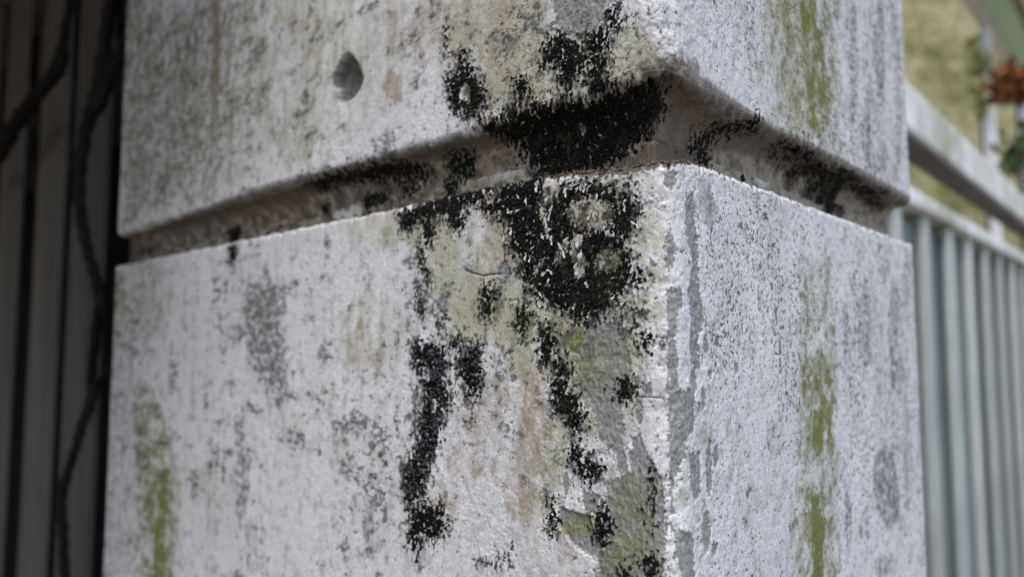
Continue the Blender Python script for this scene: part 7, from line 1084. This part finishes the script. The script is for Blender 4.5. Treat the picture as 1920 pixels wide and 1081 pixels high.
# ------------------------------------------------------------------ grassy bank behind
NB = 90
bx = np.linspace(0, 13, NB); by = np.linspace(0, 5.0, 60)
X, Y = np.meshgrid(bx, by)
Z = 7.4 * sstep(-.6, 3.2, Y) - 7.4 * sstep(-.6, 3.2, 0 * Y) + .16 * fbm(X * 1.3, Y * 1.6, 4, 201) * sstep(0, .5, Y)
org = np.array((-1.0, 4.7)); BX = np.array((1.0, .0)); BY = np.array((0, 1.0))
bankv = np.stack([org[0] + X, org[1] + Y, Z - .02], -1)
r_, c_ = np.meshgrid(np.arange(59), np.arange(NB - 1), indexing='ij')
bf = np.stack([r_ * NB + c_, r_ * NB + c_ + 1, (r_ + 1) * NB + c_ + 1, (r_ + 1) * NB + c_], -1).reshape(-1, 4)
tag(link('bank', mesh_np('bank', bankv.reshape(-1, 3), bf, M['earth'], True)), kind='structure')
def blades(n):
    i = rng.uniform(8, 58.9, n); j = rng.uniform(4, NB - 2, n)
    p = bankv[i.astype(int), j.astype(int)] + np.stack([rng.uniform(-.08, .08, n), rng.uniform(-.04, .04, n), np.zeros(n)], -1)
    a = rng.uniform(0, 6.28, n); ln = rng.uniform(.15, .5, n); w = rng.uniform(.003, .007, n)
    d = np.stack([np.cos(a), np.sin(a), np.zeros(n)], -1); out = np.array([0, -.8, 0])
    v = []
    for s, k in ((0, 1), (.35, .9), (.7, .6), (1, .1)):
        c = p + np.array((0, 0, 1)) * (ln * (s - .75 * s * s))[:, None] + (out + .5 * d) * (ln * .75 * s * s)[:, None]
        sd = np.stack([-d[:, 1], d[:, 0], np.zeros(n)], -1) * (w * k)[:, None]
        v += [c - sd, c + sd]
    v = np.stack(v, 1).reshape(-1, 3)
    b = 8 * np.arange(n)[:, None]
    f = np.concatenate([b + np.array([[0, 1, 3, 2]]), b + np.array([[2, 3, 5, 4]]), b + np.array([[4, 5, 7, 6]])])
    return v, f
v, f = blades(26000)
tag(link('dry_grass', mesh_np('dry_grass', v, f, M['straw'], True)), kind='stuff')

# ------------------------------------------------------------------ shrub: green leaves below, rusty dead leaves on top
def leaves(center, rad, n, size, mat, name, parent):
    c = np.array(center); q = rng.normal(0, 1, (n, 3)); q /= np.linalg.norm(q, axis=1)[:, None]
    p = c + q * np.array(rad) * rng.uniform(.35, 1, (n, 1))
    vs, fs = [], []
    for i in range(n):
        s = size * rng.uniform(.6, 1.3)
        a = Vector(rng.normal(0, 1, 3)).normalized(); b = a.cross(Vector(rng.normal(0, 1, 3))).normalized(); nn = a.cross(b)
        o = Vector(p[i]); k = len(vs)
        for t, w, h in ((0, .06, 0), (.3, .3, .05), (.65, .26, .02), (1, .02, -.12)):
            vs += [tuple(o + a * (t * s) - b * (w * s) + nn * (h * s + .05 * s)), tuple(o + a * (t * s) + nn * (h * s)), tuple(o + a * (t * s) + b * (w * s) + nn * (h * s + .05 * s))]
        for r in range(3):
            for e in range(2): fs.append((k + r * 3 + e, k + r * 3 + e + 1, k + r * 3 + e + 4, k + r * 3 + e + 3))
    v = np.array(vs) - np.array(parent.location)
    o = link(name, mesh_np(name, v, np.array(fs), mat, True), parent); o['kind'] = 'stuff'
    return o
def at(px, py, Y):
    x = (px - 960) / 1346.; z = -(py - 540) / 1346.
    r = np.array([x, math.cos(PITCH) - z * math.sin(PITCH), math.sin(PITCH) + z * math.cos(PITCH)])
    return r * (Y / r[1]) + np.array((0, 0, 1.45))
s0 = at(1930, 300, 2.9)
shrub = empty('shrub', (s0[0], s0[1], 0), 'shrub with rusty dead leaves above dark green ones by the slim post', 'shrub')
c = at(1900, 160, 2.9); leaves(c, (.11, .10, .09), 240, .045, M['leaf_rust'], 'dead_leaves', shrub)['label'] = 'rusty orange brown dead leaves'
c = at(1960, 300, 2.95); leaves(c, (.18, .12, .22), 260, .06, M['leaf_green'], 'leaves', shrub)
tube('stem', [(s0[0], s0[1], 0), (s0[0] + .03, s0[1], .8), (s0[0] - .02, s0[1] + .02, 1.6), tuple(at(1905, 170, 2.9))], [.02, .017, .012, .006], M['bark'], shrub)
w0 = at(1836, 180, 3.6)
weed = empty('weed', (w0[0], w0[1], 0), 'yellow green weed standing before the dry grass bank', 'plant')
for (px, py, n) in ((1828, 88, 22), (1836, 120, 26), (1832, 165, 30), (1845, 200, 24), (1826, 140, 22)):
    leaves(at(px, py, 3.6), (.04, .04, .05), n, .055, M['leaf_lime'], 'leaves', weed)
tube('stem', [(w0[0], w0[1], 0), (w0[0] + .02, w0[1], 1.2), tuple(at(1838, 200, 3.6)), tuple(at(1828, 85, 3.6))], [.012, .01, .007, .004], M['bark'], weed)
